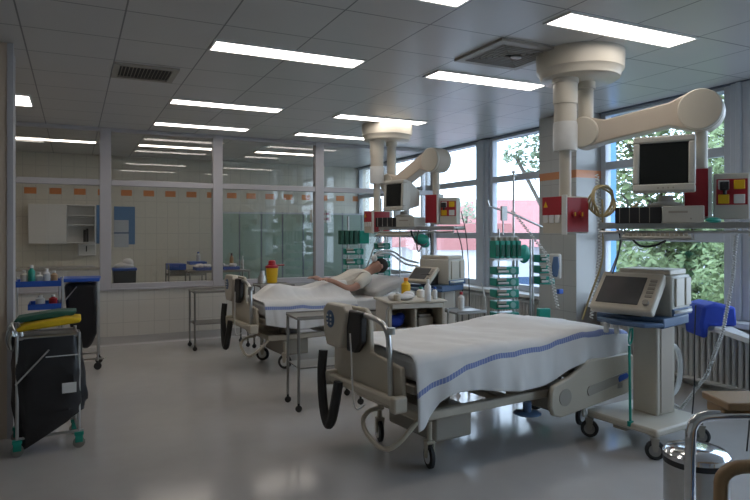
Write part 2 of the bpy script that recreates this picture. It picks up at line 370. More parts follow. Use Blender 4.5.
def make_bed(label, cx, cy, ang, group, cs):
    t = thing('hospital_bed', label, 'hospital bed', (cx, cy, 0), ang, group)
    MB().b2((-.98, -.42, .60), (1.0, .42, .745)).build('mattress', 'cloth', t, .03)
    m = MB().b2((-1.0, -.43, .53), (1.02, .43, .585))
    for x in (-.6, -.1, .4, .8): m.b2((x, -.42, .49), (x + .08, .42, .535))
    m.build('mattress_deck', 'beige2', t, .008)
    m = MB()
    for s in (-1, 1): m.b2((-.9, s * .36 - .03, .335), (.85, s * .36 + .03, .395))
    m.b2((-.93, -.39, .34), (-.83, .39, .40)).b2((.78, -.39, .34), (.88, .39, .40)).b2((-.2, -.34, .345), (-.1, .34, .39))
    m.build('base_frame', 'beige', t, .01)
    MB().b2((-.62, -.10, .34), (-.44, .10, .53)).b2((-.72, -.28, .14), (-.40, .28, .345)).build('lift_housing', 'beige2', t, .02)
    MB().b2((.40, -.10, .34), (.60, .10, .53)).b2((.42, -.26, .16), (.72, .26, .345)).build('lift_housing', 'beige2', t, .02)
    # foot-end board with notch, control panel and handle tube
    P = [(.45, .50), (.46, .96), (.43, 1.02), (.02, 1.02), (-.03, .98), (-.05, .74), (-.40, .70), (-.42, .50)]
    MB().prism(P, .035, YZ(-1.075)).build('end_board', 'beige', t, .01)
    MB().prism([(.43, .46), (.43, .52), (-.43, .52), (-.43, .46)], .06, YZ(-1.14)).b2((-1.16, -.46, .44), (-1.06, -.40, .54)).b2((-1.16, .40, .44), (-1.06, .46, .54)).build('bumper', 'beige', t, .015)
    MB().tube([(-1.10, .08, .985), (-1.10, -.18, .975), (-1.10, -.28, .93), (-1.10, -.315, .85), (-1.10, -.33, .5)], .018, 10, 2).cyl((-1.10, -.335, .90), (-1.10, -.335, .94), .026).build('handle_tube', 'steel', t)
    c = MB().prism([(.44, .80), (.40, .73), (.20, .73), (.13, .99), (.16, 1.03), (.40, 1.03), (.46, .98)], .07, YZ(-1.165)).build('control_panel', 'cream', t, .012)
    k = MB().sph((-1.168, .34, .92), (.008, .062, .062)); k.build('keypad', 'navy', c)
    m = MB()
    for i in range(3):
        for j in range(2): m.box((-1.178, .315 + j * .05, .89 + i * .028), (.006, .014, .012))
    m.build('buttons', 'tube', c)
    MB().prism([(.17, .72), (.17, 1.0), (-.03, 1.0), (-.02, .80), (.06, .72)], .05, YZ(-1.135)).build('pendant_holder', 'black', t, .012)
    MB().tube([(-1.15, .09, .85), (-1.17, .03, .65), (-1.18, .0, .45), (-1.17, -.02, .36), (-1.12, -.05, .40)], .006, 6, 3).build('cable', 'tube', t)
    # black hose loop
    MB().tube([(-1.16, .46, .68), (-1.18, .455, .50), (-1.19, .40, .27), (-1.19, .335, .175), (-1.19, .28, .21), (-1.18, .24, .36), (-1.16, .23, .50)], .034, 8, 2).build('hanging_hose', 'rubber', t)
    # pedal loop
    MB().tube([(-.93, .02, .34), (-1.05, .04, .33), (-1.13, -.02, .26), (-1.13, -.24, .17), (-1.08, -.34, .19), (-.92, -.36, .34)], .016, 8, 2).build('pedal_bar', 'beige', t)
    # side rails: near side right, far side right, far side left
    R1 = [(.36, .24), (.34, .30), (.345, .40), (.36, .445), (.44, .475), (.50, .495), (.62, .575), (.66, .59), (1.00, .60), (1.05, .57), (1.05, .32), (1.02, .29), (.42, .215)]
    SX = lambda L_: [(1.05 - (1.05 - x) * 1.30, z) for x, z in L_]
    for s in (-1, 1):
        y = -.505 if s < 0 else .465
        r = MB().prism(SX(R1), .04, XZ(y)).build('side_rail', 'beige', t, .012)
        yo = y - .004 if s < 0 else y + .044
        MB().cyl((.27, yo, .355), (.27, yo + .01, .355), .062, n=24).build('disc', 'beige2', r)
        MB().prism([(.52, .33), (.50, .37), (.52, .40), (.96, .46), (1.0, .44), (.99, .40)], .008, XZ(yo - .002)).build('handle_slot', 'beige2', r)
        MB().prism([(.86, .39), (.85, .42), (.87, .44), (.95, .45), (.97, .43), (.96, .41)], .008, XZ(yo - .008 * (1 if s < 0 else -1))).build('button', 'blue', r, .003)
        MB().b2((.5, min(y, s * .40), .34), (.56, max(y, s * .40), .38)).b2((.85, min(y, s * .40), .34), (.91, max(y, s * .40), .38)).build('rail_bracket', 'dsteel', r)
    r = MB().prism([(-.75, .30), (-.75, .62), (-.6, .70), (-.15, .70), (-.05, .60), (-.05, .32)], .04, XZ(.465)).build('side_rail', 'beige', t, .012)
    m = MB()
    for x in (-.55, -.2, .15): m.b2((x, -.445, .50), (x + .09, -.43, .56))
    m.build('info_plate', 'white', t)
    MB().b2((-.52, -.45, .51), (-.49, -.444, .55)).b2((-.1, -.45, .49), (.0, -.43, .53)).build('clamp', 'blue', t)
    MB().b2((.1, -.47, .47), (.16, -.43, .52)).build('tag', 'yellow', t)
    MB().sph((.0, -.40, .26), (.10, .10, .012)).cyl((0, -.40, .34), (0, -.40, .26), .03).build('foot_pedal', 'navy', t)
    for x, y, q in cs: caster(t, x, y, q, .078, white=True)
    return t
make_bed('front hospital bed with beige plastic end board, nearest the camera', 2.815, 3.82, math.radians(6), 'electric hospital beds', ((-.78, -.30, 1.3), (-.78, .30, 1.25), (.78, -.22, .25), (.80, .28, -.8)))
make_bed('rear hospital bed with the patient in it, beige end board at its left', 2.80, 7.0, math.radians(4), 'electric hospital beds', ((-.70, -.30, -.7), (-.76, .26, -.6), (.78, -.26, .25), (.78, .30, .1)))

def sheet(label, cx, cy, ang, x0, x1, top, dropn, bumps, skew, y0s, seed, name='bed_sheet', cur=0):
    """cloth draped over the mattress; dropn(x) = z of the hem on the near side"""
    r = random.Random(seed); NX, NY1, NY2 = 96, 30, 22
    me = bpy.data.meshes.new(name); V = []; UV = []; F = []
    ph = [r.uniform(0, 6) for _ in range(8)]
    for i in range(NX + 1):
        u = i / NX; x = x0 + (x1 - x0) * u
        hem = dropn(x)
        for j in range(NY1 + 1):            # across the top, far edge to near edge
            y = .46 - .90 * j / NY1
            z = top + .012 + bumps(x, y) + .006 * math.sin(9 * x + ph[0] + 2 * y) * math.sin(7 * y + ph[1]) + .0025 * math.sin(23 * x + 11 * y + ph[2]) + .011 * mnoise.noise(Vector((x * 4 + seed, y * 7, 1))) + .007 * abs(mnoise.noise(Vector((x * 9, y * 6 + x * 5, seed))))
            e = max(0, (abs(y) - .40) / .06); z -= .022 * e * e
            if j == 0: z -= .05
            V.append((x, y, z)); UV.append((x, y - y0s - skew * x + cur * max(0, -.45 - x) ** 1.5))
        ztop = z
        for j in range(1, NY2 + 1):
            v = j / NY2; zz = ztop - .01 - (ztop - .01 - hem) * v
            fold = .5 + .5 * math.sin(13 * x + ph[3] + 1.5 * math.sin(4 * x + ph[4])); fold2 = math.sin(31 * x + ph[5])
            y = -.462 - v * (.028 * fold + .006 * fold2) - .012 * math.sin(PI * v) - .004
            y -= .014 * v * abs(mnoise.noise(Vector((x * 11, zz * 3, seed)))) 
            xx = x + .01 * v * math.sin(17 * x)
            V.append((xx, y, zz)); UV.append((x, -.44 - (ztop - zz) - y0s - skew * x + cur * max(0, -.45 - x) ** 1.5))
    n = NY1 + 1 + NY2
    for i in range(NX):
        for j in range(n - 1):
            F.append((i * n + j, i * n + j + 1, (i + 1) * n + j + 1, (i + 1) * n + j))
    me.from_pydata(V, [], F); uvl = me.uv_layers.new(name='UVMap')
    for lp in me.loops: uvl.data[lp.index].uv = UV[lp.vertex_index]
    me.materials.append(M_['sheet']); me.shade_smooth()
    o = bpy.data.objects.new(name, me); COL.objects.link(o); o.location = (cx, cy, 0); o.rotation_euler.z = ang
    so = o.modifiers.new('thick', 'SOLIDIFY'); so.thickness = .006; so.offset = 1
    return tag(o, label, 'bed sheet')
def ss(a, b, x):
    t = max(0, min(1, (x - a) / (b - a))); return t * t * (3 - 2 * t)
def drop1(x):
    return .34 + .16 * ss(-1.0, -.75, x) - .05 * ss(-.5, .2, x) + .13 * ss(.12, .5, x) + .02 * math.sin(7 * x)
sheet('white sheet with a blue dashed stripe draped over the empty front bed', 2.815, 3.82, math.radians(6), -1.02, 1.03, .765, drop1,
      lambda x, y: .05 * math.exp(-((x - .45) / .3) ** 2) * (.6 + .4 * ss(-.3, .3, y)) - .02 * ss(.8, 1.03, x) + .01 * math.exp(-((x + .3) / .2) ** 2), .055, -.495, 3, cur=.26)
def bump2(x, y):
    legs = .14 * ss(-.95, -.7, x) * (math.exp(-((y - .12) / .11) ** 2) + math.exp(-((y + .12) / .11) ** 2)) * (1 - ss(.45, .62, x)) + .12 * ss(-.35, .1, x) * math.exp(-(y / .3) ** 4) * (1 - ss(.5, .62, x))
    return min(.16, legs * .9) + .03 * math.sin(6 * x) * math.exp(-(y / .3) ** 2)
sheet('white sheet with a blue stripe over the legs of the patient in the rear bed', 2.80, 7.0, math.radians(4), -1.0, .12, .755, lambda x: .50 + .04 * math.sin(5 * x + 1), bump2, -.03, -.52, 9)

# ============================================================ PATIENT in the rear bed
def skin_body(name, verts, edges, radii, m, parent=None, sub=2):
    me = bpy.data.meshes.new(name); me.from_pydata([Vector(v) for v in verts], edges, []); me.materials.append(M_[m])
    o = bpy.data.objects.new(name, me); COL.objects.link(o); o.parent = parent
    o.modifiers.new('skin', 'SKIN'); o.modifiers.new('sub', 'SUBSURF').levels = sub; o.modifiers['sub'].render_levels = sub
    for i, q in enumerate(radii):
        me.skin_vertices[0].data[i].radius = (q, q) if isinstance(q, (int, float)) else q
        me.skin_vertices[0].data[i].use_root = (i == 0)
    me.shade_smooth(); return o
p = thing('person', 'person lying propped up in the rear bed in a white gown, arm bare', 'person', (2.80, 7.0, .745), math.radians(4))
V = [(-.05, 0, .075), (.13, 0, .11), (.30, 0, .18), (.43, 0, .24), (.51, 0, .27), (.57, -.0, .30), (.65, -.01, .345), (.72, -.01, .375)]
E_ = [(0, 1), (1, 2), (2, 3), (3, 4), (4, 5), (5, 6), (6, 7)]
Rr = [.13, (.15, .11), (.16, .115), (.14, .10), .06, .055, .088, .080]
def limb(pts, rs, root):
    i0 = len(V); V.extend(pts); Rr.extend(rs); E_.append((root, i0)); E_.extend((i0 + k, i0 + k + 1) for k in range(len(pts) - 1)); return i0 + len(pts) - 1
for s in (-1, 1):
    limb([(-.15, s * .10, .07), (-.50, s * .12, .06), (-.80, s * .12, .04), (-.83, s * .13, .07)], [.068, .048, .035, .028], 0)
    h = limb([(.42, s * .17, .22), (.22, s * .25, .12), (.10, s * .27, .11), (-.05, s * .19, .205), (-.09, s * .17, .22), (-.13, s * .16, .22)], [.062, .048, .042, .028, .03, .032], 3)
    for k in range(4):
        yy = s * .16 + (k - 1.5) * .021
        L = (.066, .076, .070, .055)[k]
        limb([(-.15, yy, .228), (-.15 - L * .5, yy, .232), (-.15 - L, yy, .215)], [.009, .008, .007], h)
    limb([(-.12, s * .16 + .038, .22), (-.155, s * .16 + .052, .212)], [.010, .008], h - 1)
skin_body('body', V, E_, Rr, 'skin', p)
# face, ears: children on the head
hc = Vector((.69, -.01, .365)); Rh = rot(0, -.95, 0)
MB().sph(hc + Vector((.035, 0, -.005)), (.088, .082, .094), n=18).build('hair', 'hair', p)
MB().sph((.635, -.01, .445), (.016, .013, .02)).build('nose', 'skin', p)
for s in (-1, 1):
    MB().sph((.665, -.01 + s * .03, .435), .011).build('eye', 'black', p)
    MB().sph((.68, -.01 + s * .084, .35), (.022, .01, .03)).build('ear', 'skin', p)
MB().sph((.605, -.01, .425), (.012, .024, .008)).build('mouth', 'red', p)
# gown: torso shell and sleeves, slightly larger than the body
V = [(-.06, 0, .085), (.13, 0, .12), (.30, 0, .185), (.42, 0, .24), (.46, 0, .255)]; E_ = [(0, 1), (1, 2), (2, 3), (3, 4)]; Rr = [.15, (.175, .13), (.185, .135), (.16, .115), .09]
for s in (-1, 1): limb([(.41, s * .17, .225), (.24, s * .245, .135)], [.085, .075], 3)
skin_body('gown', V, E_, Rr, 'gown', p)
o = MB().box((3.45, 7.04, .80), (.46, .76, .12), rot(0, -.34, math.radians(4))).build('backrest_pillow', 'cloth', None, .04)
o.location.z = .05; tag(o, 'white wedge pillow raising the back of the patient in the rear bed', 'pillow')
# breathing mask and hoses
t = thing('breathing_mask', 'clear breathing mask with white hoses at the face of the patient', 'mask', (3.42, 7.03, 1.215))
MB().sph((.0, 0, -.02), (.04, .04, .045)).build('cup', 'tube', t)
MB().tube([(0, 0, 0), (.08, -.02, .05), (.25, .0, .04), (.38, -.1, -.10), (.5, -.25, -.12)], .013, 8, 2).tube([(0, .02, 0), (.08, .05, .07), (.28, .04, .08), (.4, -.05, -.04), (.52, -.22, -.08)], .013, 8, 2).build('hose', 'tube', t)

# ============================================================ CEILING SUPPLY UNITS
def socket_panel(parent, sx, zc, w, h, cols, rows, y, name='power_socket', mt='white', r=.016):
    for i in range(cols):
        for j in range(rows):
            x = sx + (i - (cols - 1) / 2) * w; z = zc + (j - (rows - 1) / 2) * h
            MB().cyl((x, y, z), (x, y - .012, z), r, n=12).build(name, mt, parent)

def supply_unit(label, c, e, ez, jz, yaw, head_yaw):
    """c canopy centre, e arm end, jz pivot height, ez arm-end height"""
    cx, cy = c
    t = thing('ceiling_supply_unit', label, 'ceiling supply unit', (cx, cy, CZ), 0, 'ceiling pendant units')
    L = lambda x, y, z: (x - cx, y - cy, z - CZ)
    MB().lathe([(.28, -.215), (.30, -.20), (.31, -.16), (.33, -.14), (.335, -.03), (.335, 0)], n=40).build('canopy', 'canopy', t)
    # telescopic column
    a = (cx - .15, cy)
    q = MB(); o1 = L(a[0], a[1], 0)
    q.lathe([(.085, 2.38), (.085, 2.52), (.092, 2.52), (.092, 2.68), (.10, 2.68), (.10, 2.73)], (o1[0], o1[1], -CZ), n=24)
    q.lathe([(.078, 2.20), (.078, 2.38)], (o1[0], o1[1], -CZ), n=24)
    q.lathe([(.045, 1.80), (.045, 2.20)], (o1[0], o1[1], -CZ), n=24)
    q.build('telescopic_column', 'canopy', t)
    MB().lathe([(.088, 2.16), (.092, 2.20), (.092, 2.36), (.088, 2.38)], (o1[0], o1[1], -CZ), n=24).build('clear_collar', 'tube', t)
    b = (cx + .07, cy + .01); o2 = L(b[0], b[1], 0)
    MB().lathe([(.06, jz), (.06, 2.66), (.075, 2.66), (.075, 2.73)], (o2[0], o2[1], -CZ), n=24).build('column', 'canopy', t)
    # arm: stadium in the vertical plane through pivot and end
    d = Vector((e[0] - b[0], e[1] - b[1])); Ln = d.length; d.normalize()
    T = Matrix.Translation(L(b[0], b[1], jz)) @ Matrix(((d.x, -d.y, 0, 0), (d.y, d.x, 0, 0), (0, 0, 1, 0), (0, 0, 0, 1)))
    dz = ez - jz; r1, r2 = .125, .15
    poly = [(math.cos(x) * r1, math.sin(x) * r1) for x in [PI * .5 + PI * k / 14 for k in range(15)]]
    poly += [(Ln * .2, -.085), (Ln * .75, dz - .095)]
    poly += [(Ln + math.cos(x) * r2, dz + math.sin(x) * r2) for x in [-PI * .62 + PI * 1.24 * k / 18 for k in range(19)]]
    poly += [(Ln * .75, dz + .075), (Ln * .2, .085)]
    MB().prism(poly, .17, T @ XZ(-.085)).build('arm', 'arm', t, .012)
    MB().cyl(T @ Vector((Ln, -.12, dz)), T @ Vector((Ln, .12, dz)), r2 * .97, n=32).build('joint_cover', 'canopy', t, .01)
    MB().cyl(T @ Vector((0, -.10, 0)), T @ Vector((0, .10, 0)), r1 * .97, n=32).build('joint_cover', 'canopy', t, .01)
    # drop post and terminal
    E3 = L(e[0], e[1], 0)
    MB().cyl((E3[0], E3[1], ez - .1 - CZ), (E3[0], E3[1], 1.62 - CZ), .042, n=24).build('drop_post', 'canopy', t)
    H = Matrix.Translation((E3[0], E3[1], -CZ)) @ rot(0, 0, yaw)
    def part(name, mb, mt, bev=.006, par=t):
        mb.bm.transform(H); return mb.build(name, mt, par, bev)
    k = part('gas_terminal', MB().b2((-.11, -.09, 1.64), (.04, .09, 1.98)), 'red')
    part('strip', MB().b2((.04, -.095, 1.63), (.065, .095, 1.99)), 'white', .003, k)
    k2 = part('socket_block', MB().b2((.075, -.085, 1.62), (.29, .05, 1.94)), 'pc')
    part('red_band', MB().b2((.09, -.09, 1.72), (.28, -.083, 1.90)), 'red', .001, k2)
    for x in (.135, .23):
        for z in (1.76, 1.86):
            part('power_socket', MB().b2((x - .034, -.098, z - .032), (x + .034, -.088, z + .032)), 'white' if (x < .2) != (z < 1.8) else 'yellow', .004, k2)
    part('plug', MB().b2((.11, -.14, 1.82), (.165, -.098, 1.88)).cyl((.14, -.12, 1.82), (.14, -.12, 1.79), .012), 'black', .005, k2)
    part('shelf', MB().b2((-.68, -.20, 1.565), (.10, .20, 1.590)).b2((-.68, -.205, 1.555), (.30, -.195, 1.60)).b2((-.68, .195, 1.555), (.30, .205, 1.60)).b2((.1, -.19, 1.57), (.30, .19, 1.585)), 'steel')
    part('rail', MB().cyl((-.68, -.21, 1.53), (.30, -.21, 1.53), .010).cyl((.28, -.17, 1.56), (.28, -.21, 1.50), .008).cyl((-.64, -.17, 1.56), (-.64, -.21, 1.50), .008), 'steel')
    # supply head on the telescopic column
    G = Matrix.Translation((o1[0], o1[1], -CZ)) @ rot(0, 0, head_yaw)
    def part2(name, mb, mt, bev=.006, par=t):
        mb.bm.transform(G); return mb.build(name, mt, par, bev)
    h = part2('supply_head', MB().b2((-.12, -.12, 1.52), (.12, .12, 1.80)), 'cream')
    part2('red_panel', MB().b2((-.118, -.126, 1.66), (.075, -.119, 1.80)), 'red', .001, h)
    part2('red_side', MB().b2((.119, -.115, 1.53), (.127, .115, 1.79)), 'red', .001, h)
    part2('corner_strip', MB().b2((.08, -.13, 1.51), (.127, -.118, 1.81)), 'white', .002, h)
    for x in (-.08, -.02, .04): part2('power_socket', MB().b2((x - .022, -.134, 1.60), (x + .022, -.124, 1.66)), 'white', .003, h)
    part2('yellow_mark', MB().prism([(-.10, 1.72), (-.06, 1.72), (-.08, 1.765)], .004, XZ(-.131)), 'yellow', 0, h)
    for y in (-.05, .03):
        part2('gas_outlet', MB().cyl((.127, y, 1.665), (.14, y, 1.665), .026, n=18), 'red', .002, h)
        part2('gas_symbol', MB().box((.142, y, 1.665), (.004, .012, .03)), 'yellow', 0, h)
    return t, H
supply_unit('near ceiling supply unit with thick beige arm above the front bed, holding the larger monitor', (3.58, 3.66), (4.07, 2.97), 2.40, 2.31, math.radians(-52), math.radians(-85))
supply_unit('far ceiling supply unit with thick beige arm above the rear bed', (3.70, 7.22), (3.96, 6.42), 2.40, 2.17, math.radians(-52), math.radians(-85))

# ---------------- computer monitors on the shelves
def monitor(label, x, y, z, rz, tilt, sc=1):
    t = thing('computer_monitor', label, 'monitor', (x, y, z), rz, 'computer monitors on the pendant shelves'); t.scale = (sc,) * 3
    MB().lathe([(.11, 0), (.115, .01), (.10, .022), (.05, .035), (.045, .075)], n=24).build('stand', 'pc', t)
    T = Matrix.Translation((0, 0, .07)) @ rot(-tilt, 0, 0)
    m = MB(); m.b2((-.185, -.19, 0), (.185, -.11, .05)).b2((-.185, -.19, .325), (.185, -.11, .37)).b2((-.185, -.19, .05), (-.145, -.11, .325)).b2((.145, -.19, .05), (.185, -.11, .325))
    m.b2((-.175, -.12, .01), (.175, -.06, .36))
    m.bm.transform(T); m.build('casing', 'pc', t, .01)
    m = MB(); v = [(-.17, .355), (.17, .355), (.17, .02), (-.17, .02)]
    bm = m.bm; a = [bm.verts.new(T @ Vector((x_, -.06, z_))) for x_, z_ in v]; b = [bm.verts.new(T @ Vector((x_ * .6, .16, .17 + (z_ - .19) * .55))) for x_, z_ in v]
    bm.faces.new(a); bm.faces.new(b[::-1])
    for k in range(4): bm.faces.new((a[k], a[(k + 1) % 4], b[(k + 1) % 4], b[k]))
    m.build('back_cover', 'pc', t, .01)
    m = MB().b2((-.147, -.176, .048), (.147, -.168, .327)); m.bm.transform(T); m.build('screen', 'screen', t)
    m = MB()
    for k in range(4): m.cyl((-.03 + k * .03, -.192, .022), (-.03 + k * .03, -.188, .022), .006, n=8)
    m.bm.transform(T); m.build('buttons', 'beige2', t)
monitor('beige computer monitor with black screen under the near thick arm', 3.86, 3.10, 1.7125, math.radians(-56), .13, 1.08)
monitor('far computer monitor turned side-on to us on the shelf above the rear bed', 3.66, 6.68, 1.7125, math.radians(-78), .05)

def placed(o, x, y, z, rz):
    o.location = (x, y, z); o.rotation_euler.z = rz; return o
def desktop(label, x, y, z, rz, w=.40):
    t = thing('desktop_computer', label, 'computer', (x, y, z), rz, 'computers lying on the pendant shelves')
    MB().b2((-.02, -.18, 0), (w * .55, .18, .12)).build('case', 'pc', t, .006)
    MB().b2((-w * .75, -.17, 0), (-.025, .17, .115)).build('black_modules', 'black', t, .004)
    m = MB()
    for k in range(4): m.box((-w * .68 + k * .066, -.172, .06), (.004, .008, .11))
    m.build('module_gaps', 'beige2', t)
    MB().cyl((.16, -.181, .03), (.16, -.184, .03), .006).b2((.02, -.184, .07), (.14, -.180, .085)).build('drive_slot', 'beige2', t)
desktop('beige computer and black modules lying under the near monitor', 3.86, 3.10, 1.592, math.radians(-52), .44)
desktop('beige computer on the shelf under the far monitor', 3.66, 6.70, 1.592 , math.radians(-52), .40)
def keyboard(label, x, y, z, rz):
    t = thing('keyboard', label, 'keyboard', (x, y, z), rz, 'keyboards')
    MB().prism([(-.075, 0), (.075, 0), (.075, .03), (-.075, .015)], .44, YZ(-.22)).build('case', 'pc', t, .004)
    m = MB()
    for i in range(14):
        for j in range(5): m.box((-.19 + i * .029, -.055 + j * .026, .024 + j * .0028), (.022, .02, .012))
    m.build('keys', 'cream', t)
# keyboards on pull-out trays under the shelves
for (x, y, lab) in ((3.74, 3.08, 'near'), (3.55, 6.65, 'far')):
    R = math.radians(-52); 
    t = thing('keyboard_tray', 'steel keyboard tray hanging under the %s pendant shelf' % lab, 'tray', (x, y, 1.475), R)
    MB().b2((-.24, -.18, 0), (.24, .02, .008)).build('tray', 'steel', t)
    for q_ in (-.235, .235): MB().b2((q_ - .005, .0, .0), (q_ + .005, .02, .09)).build('hanger', 'steel', t)
    q = Vector((0, -.09, 0)); q.rotate(Matrix.Rotation(R, 3, 'Z'))
    keyboard('cream keyboard on the tray under the %s pendant shelf' % lab, x + q.x, y + q.y, 1.484, R)
# small teal cloth / plug bundle on near shelf
t = thing('cable_bundle', 'teal bundle of leads hanging under the shelf of the far monitor', 'cable bundle', (3.74, 6.40, 1.50))
MB().sph((0, 0, -.06), (.10, .08, .07)).sph((.05, 0, -.11), (.06, .06, .05)).build('bundle', 'green', t)
MB().tube([(-.14, 0, .05), (-.12, 0, -.04), (-.02, -.06, -.14), (.06, -.05, -.10), (.10, 0, .05)], .010, 6, 2).tube([(-.05, -.02, .05), (-.10, -.05, -.10), (-.06, -.04, -.24), (.02, -.03, -.05)], .008, 6, 2).tube([(.12, 0, .05), (.14, .0, -.2), (.1, 0, -.45), (.16, -.02, -.5)], .007, 6, 2).build('leads', 'black', t)
tag(MB().sph((0, 0, .02), (.06, .04, .02)).sph((.05, .01, .018), (.03, .03, .018)).build('glove_bundle', 'green', None, loc=(3.93, 2.78, 1.592)), 'small teal glove bundle on the edge of the near pendant shelf', 'glove')

# ============================================================ VENTILATORS
def ventilator(label, x, y, rz, head_yaw, ds=1, tilt=42):
    t = thing('ventilator', label, 'ventilator', (x, y, 0), rz, 'ventilators on wheeled stands')
    MB().prism([(-.30, -.30), (.22, -.30), (.30, -.20), (.30, .24), (.22, .30), (-.26, .30), (-.30, .26)], .05, Matrix.Translation((0, 0, .155))).build('base', 'cream', t, .015)
    MB().b2((-.29, -.05, .135), (.29, .05, .155)).build('base_rib', 'beige2', t)
    MB().b2((.0, -.10, .20), (.22, .10, .86)).build('column', 'cream', t, .012)
    MB().b2((.04, -.108, .22), (.18, -.098, .84)).build('column_cover', 'arm', t, .004)
    for cx_, cy_, q in ((-.28, -.27, -.9), (.26, -.27, -.8), (-.27, .27, -1.0), (.26, .25, -.6)): caster(t, cx_, cy_, q, .064, top=.17, fork='beige2')
    H = Matrix.Translation((.08, 0, 0)) @ rot(0, 0, head_yaw)
    def part(name, mb, mt, bev=.01, par=t):
        mb.bm.transform(H); return mb.build(name, mt, par, bev)
    tr = part('blue_tray', MB().b2((-.30, -.25, .86), (.20, .18, .93)).prism([(-.30, -.25), (-.12, -.38), (.12, -.38), (.20, -.25)], .03, Matrix.Translation((0, 0, .87))), 'navy')
    bd = part('body', MB().b2((-.22, -.12, .93), (.20, .20, 1.22)), 'pc', .015)
    part('top_cap', MB().b2((-.20, -.10, 1.22), (.18, .18, 1.26)), 'cream', .01, bd)
    part('module', MB().b2((.20, -.08, 1.0), (.215, .06, 1.2)).b2((.20, .09, 1.0), (.215, .18, 1.2)), 'cream', .005, bd)
    part('blue_side', MB().b2((.196, -.12, .935), (.212, .20, .985)), 'navy', .004, bd)
    part('handle', MB().tube([(.21, -.1, .965), (.25, -.08, .97), (.25, .1, .97), (.21, .14, .965)], .012, 8, 2), 'white', 0, bd)
    m = MB().b2((-.23, -.035, 0), (.23, .035, .34)); T = Matrix.Translation((-.07, -.34, .96)) @ rot(math.radians(-tilt)) @ Matrix.Scale(ds, 4)
    m.bm.transform(T); sc = part('display', m, 'cream', .014)
    m = MB().b2((-.19, -.042, .05), (.12, -.033, .29)); m.bm.transform(T); part('screen', m, 'lcd', 0, sc)
    m = MB().cyl((.175, -.03, .07), (.175, -.055, .07), .022)
    for k in range(5): m.b2((.15, -.042, .12 + k * .034), (.20, -.033, .142 + k * .034))
    m.bm.transform(T); part('knob', m, 'beige2', .002, sc)
    part('support', MB().b2((-.08, -.28, .93), (.05, -.10, 1.06)), 'black')
    for q_ in (-.18, -.10, 0): part('valve', MB().cyl((q_, -.33, .875), (q_, -.33, .80), .018), 'tube')
    return t
ventilator('near ventilator with tilted grey screen on a wheeled cream stand at right', 3.76, 3.20, math.radians(6), math.radians(-80))
ventilator('far ventilator with tilted screen and slate blue tray behind the bedside cabinet', 3.74, 6.08, math.radians(10), math.radians(-78), .72, 50)
# green strap/cord hanging from the near ventilator to its base
t = thing('oxygen_cord', 'teal green cord with a hook hanging down in front of the near ventilator stand', 'cord', (3.45, 3.10, 0))
MB().tube([(.02, -.03, .86), (.0, -.03, .80), (.02, -.02, .74), (.05, -.02, .78), (.05, -.02, .86)], .007, 6, 2).build('hook', 'green', t)
MB().cyl((.02, -.02, .74), (.03, -.02, .20), .009, n=8).b2((.01, -.03, .18), (.05, -.01, .215)).build('line', 'green', t)

# ============================================================ INFUSION PUMP RACKS AND POLES
def pump(parent, x, y, z, w=.26):
    h = MB().b2((x - w / 2, y - .08, z), (x + w / 2, y + .08, z + .082)).build('pump', 'green', parent, .008)
    MB().b2((x - w / 2 + .004, y - .09, z + .018), (x - .02, y - .079, z + .070)).build('pump_door', 'dgreen', h)
    MB().b2((x - w / 2 + .01, y - .094, z + .060), (x - .02, y - .082, z + .085)).build('pump_front', 'beige2', h)
    MB().cyl((x + w * .22, y - .078, z + .042), (x + w * .22, y - .094, z + .042), .030, n=18).build('dial', 'pdial', h)
    MB().cyl((x - w / 2 + .02, y - .098, z + .035), (x, y - .098, z + .035), .011, n=8).build('syringe', 'tube', h)
def pole_base(parent, r=.26):
    m = MB()
    for k in range(5):
        a = 2 * PI * k / 5 + .3; m.tube([(0, 0, .12), (math.cos(a) * r * .6, math.sin(a) * r * .6, .10), (math.cos(a) * r, math.sin(a) * r, .075)], .014, 8)
    m.build('base', 'steel', parent)
    m = MB()
    for k in range(5):
        a = 2 * PI * k / 5 + .3; m.cyl((math.cos(a) * r, math.sin(a) * r - .012, .03), (math.cos(a) * r, math.sin(a) * r + .012, .03), .03)
    m.build('wheels', 'rubber', parent)
t = thing('infusion_stand', 'tall infusion stand with a column of green pumps behind the front bed', 'infusion stand', (4.16, 5.2, 0), math.radians(-12))
pole_base(t)
MB().cyl((0, 0, .1), (0, 0, 1.35), .016).cyl((0, 0, 1.35), (0, 0, 2.15), .011).cyl((.04, .0, .2), (.04, 0, 1.3), .012).build('pole', 'steel', t)
MB().cyl((-.17, 0, .34), (-.17, 0, 1.56), .011).cyl((.0, .02, 1.32), (-.17, .02, 1.32), .012).cyl((0, .02, .5), (-.17, .02, .5), .012).build('rack_frame', 'steel', t)
for k in range(6): pump(t, -.13, -.05, .50 + k * .118)
for k in range(5):
    h = MB().b2((-.27 + k * .062, -.13, 1.26), (-.225 + k * .062, .01, 1.44)).build('pump', 'green', t, .006)
    MB().b2((-.265 + k * .062, -.138, 1.28), (-.23 + k * .062, -.128, 1.40)).build('pump_door', 'dgreen', h, .003)
    MB().b2((-.268 + k * .062, -.11, 1.44), (-.236 + k * .062, -.03, 1.475)).build('cap', 'beige2', h, .003)
MB().b2((-.28, -.13, 1.235), (.04, .01, 1.255)).cyl((-.28, .0, 1.48), (.04, .0, 1.48), .008).build('pump_shelf', 'steel', t)
MB().cyl((-.28, 0, 1.80), (.0, 0, 1.72), .010).cyl((.0, 0, 1.72), (.34, 0, 1.58), .012).cyl((-.28, 0, 1.80), (-.30, 0, 1.86), .014).cyl((-.12, 0, 1.76), (-.12, 0, 1.5), .008).b2((-.14, -.02, 1.65), (-.08, .02, 1.80)).build('side_arm', 'steel', t)
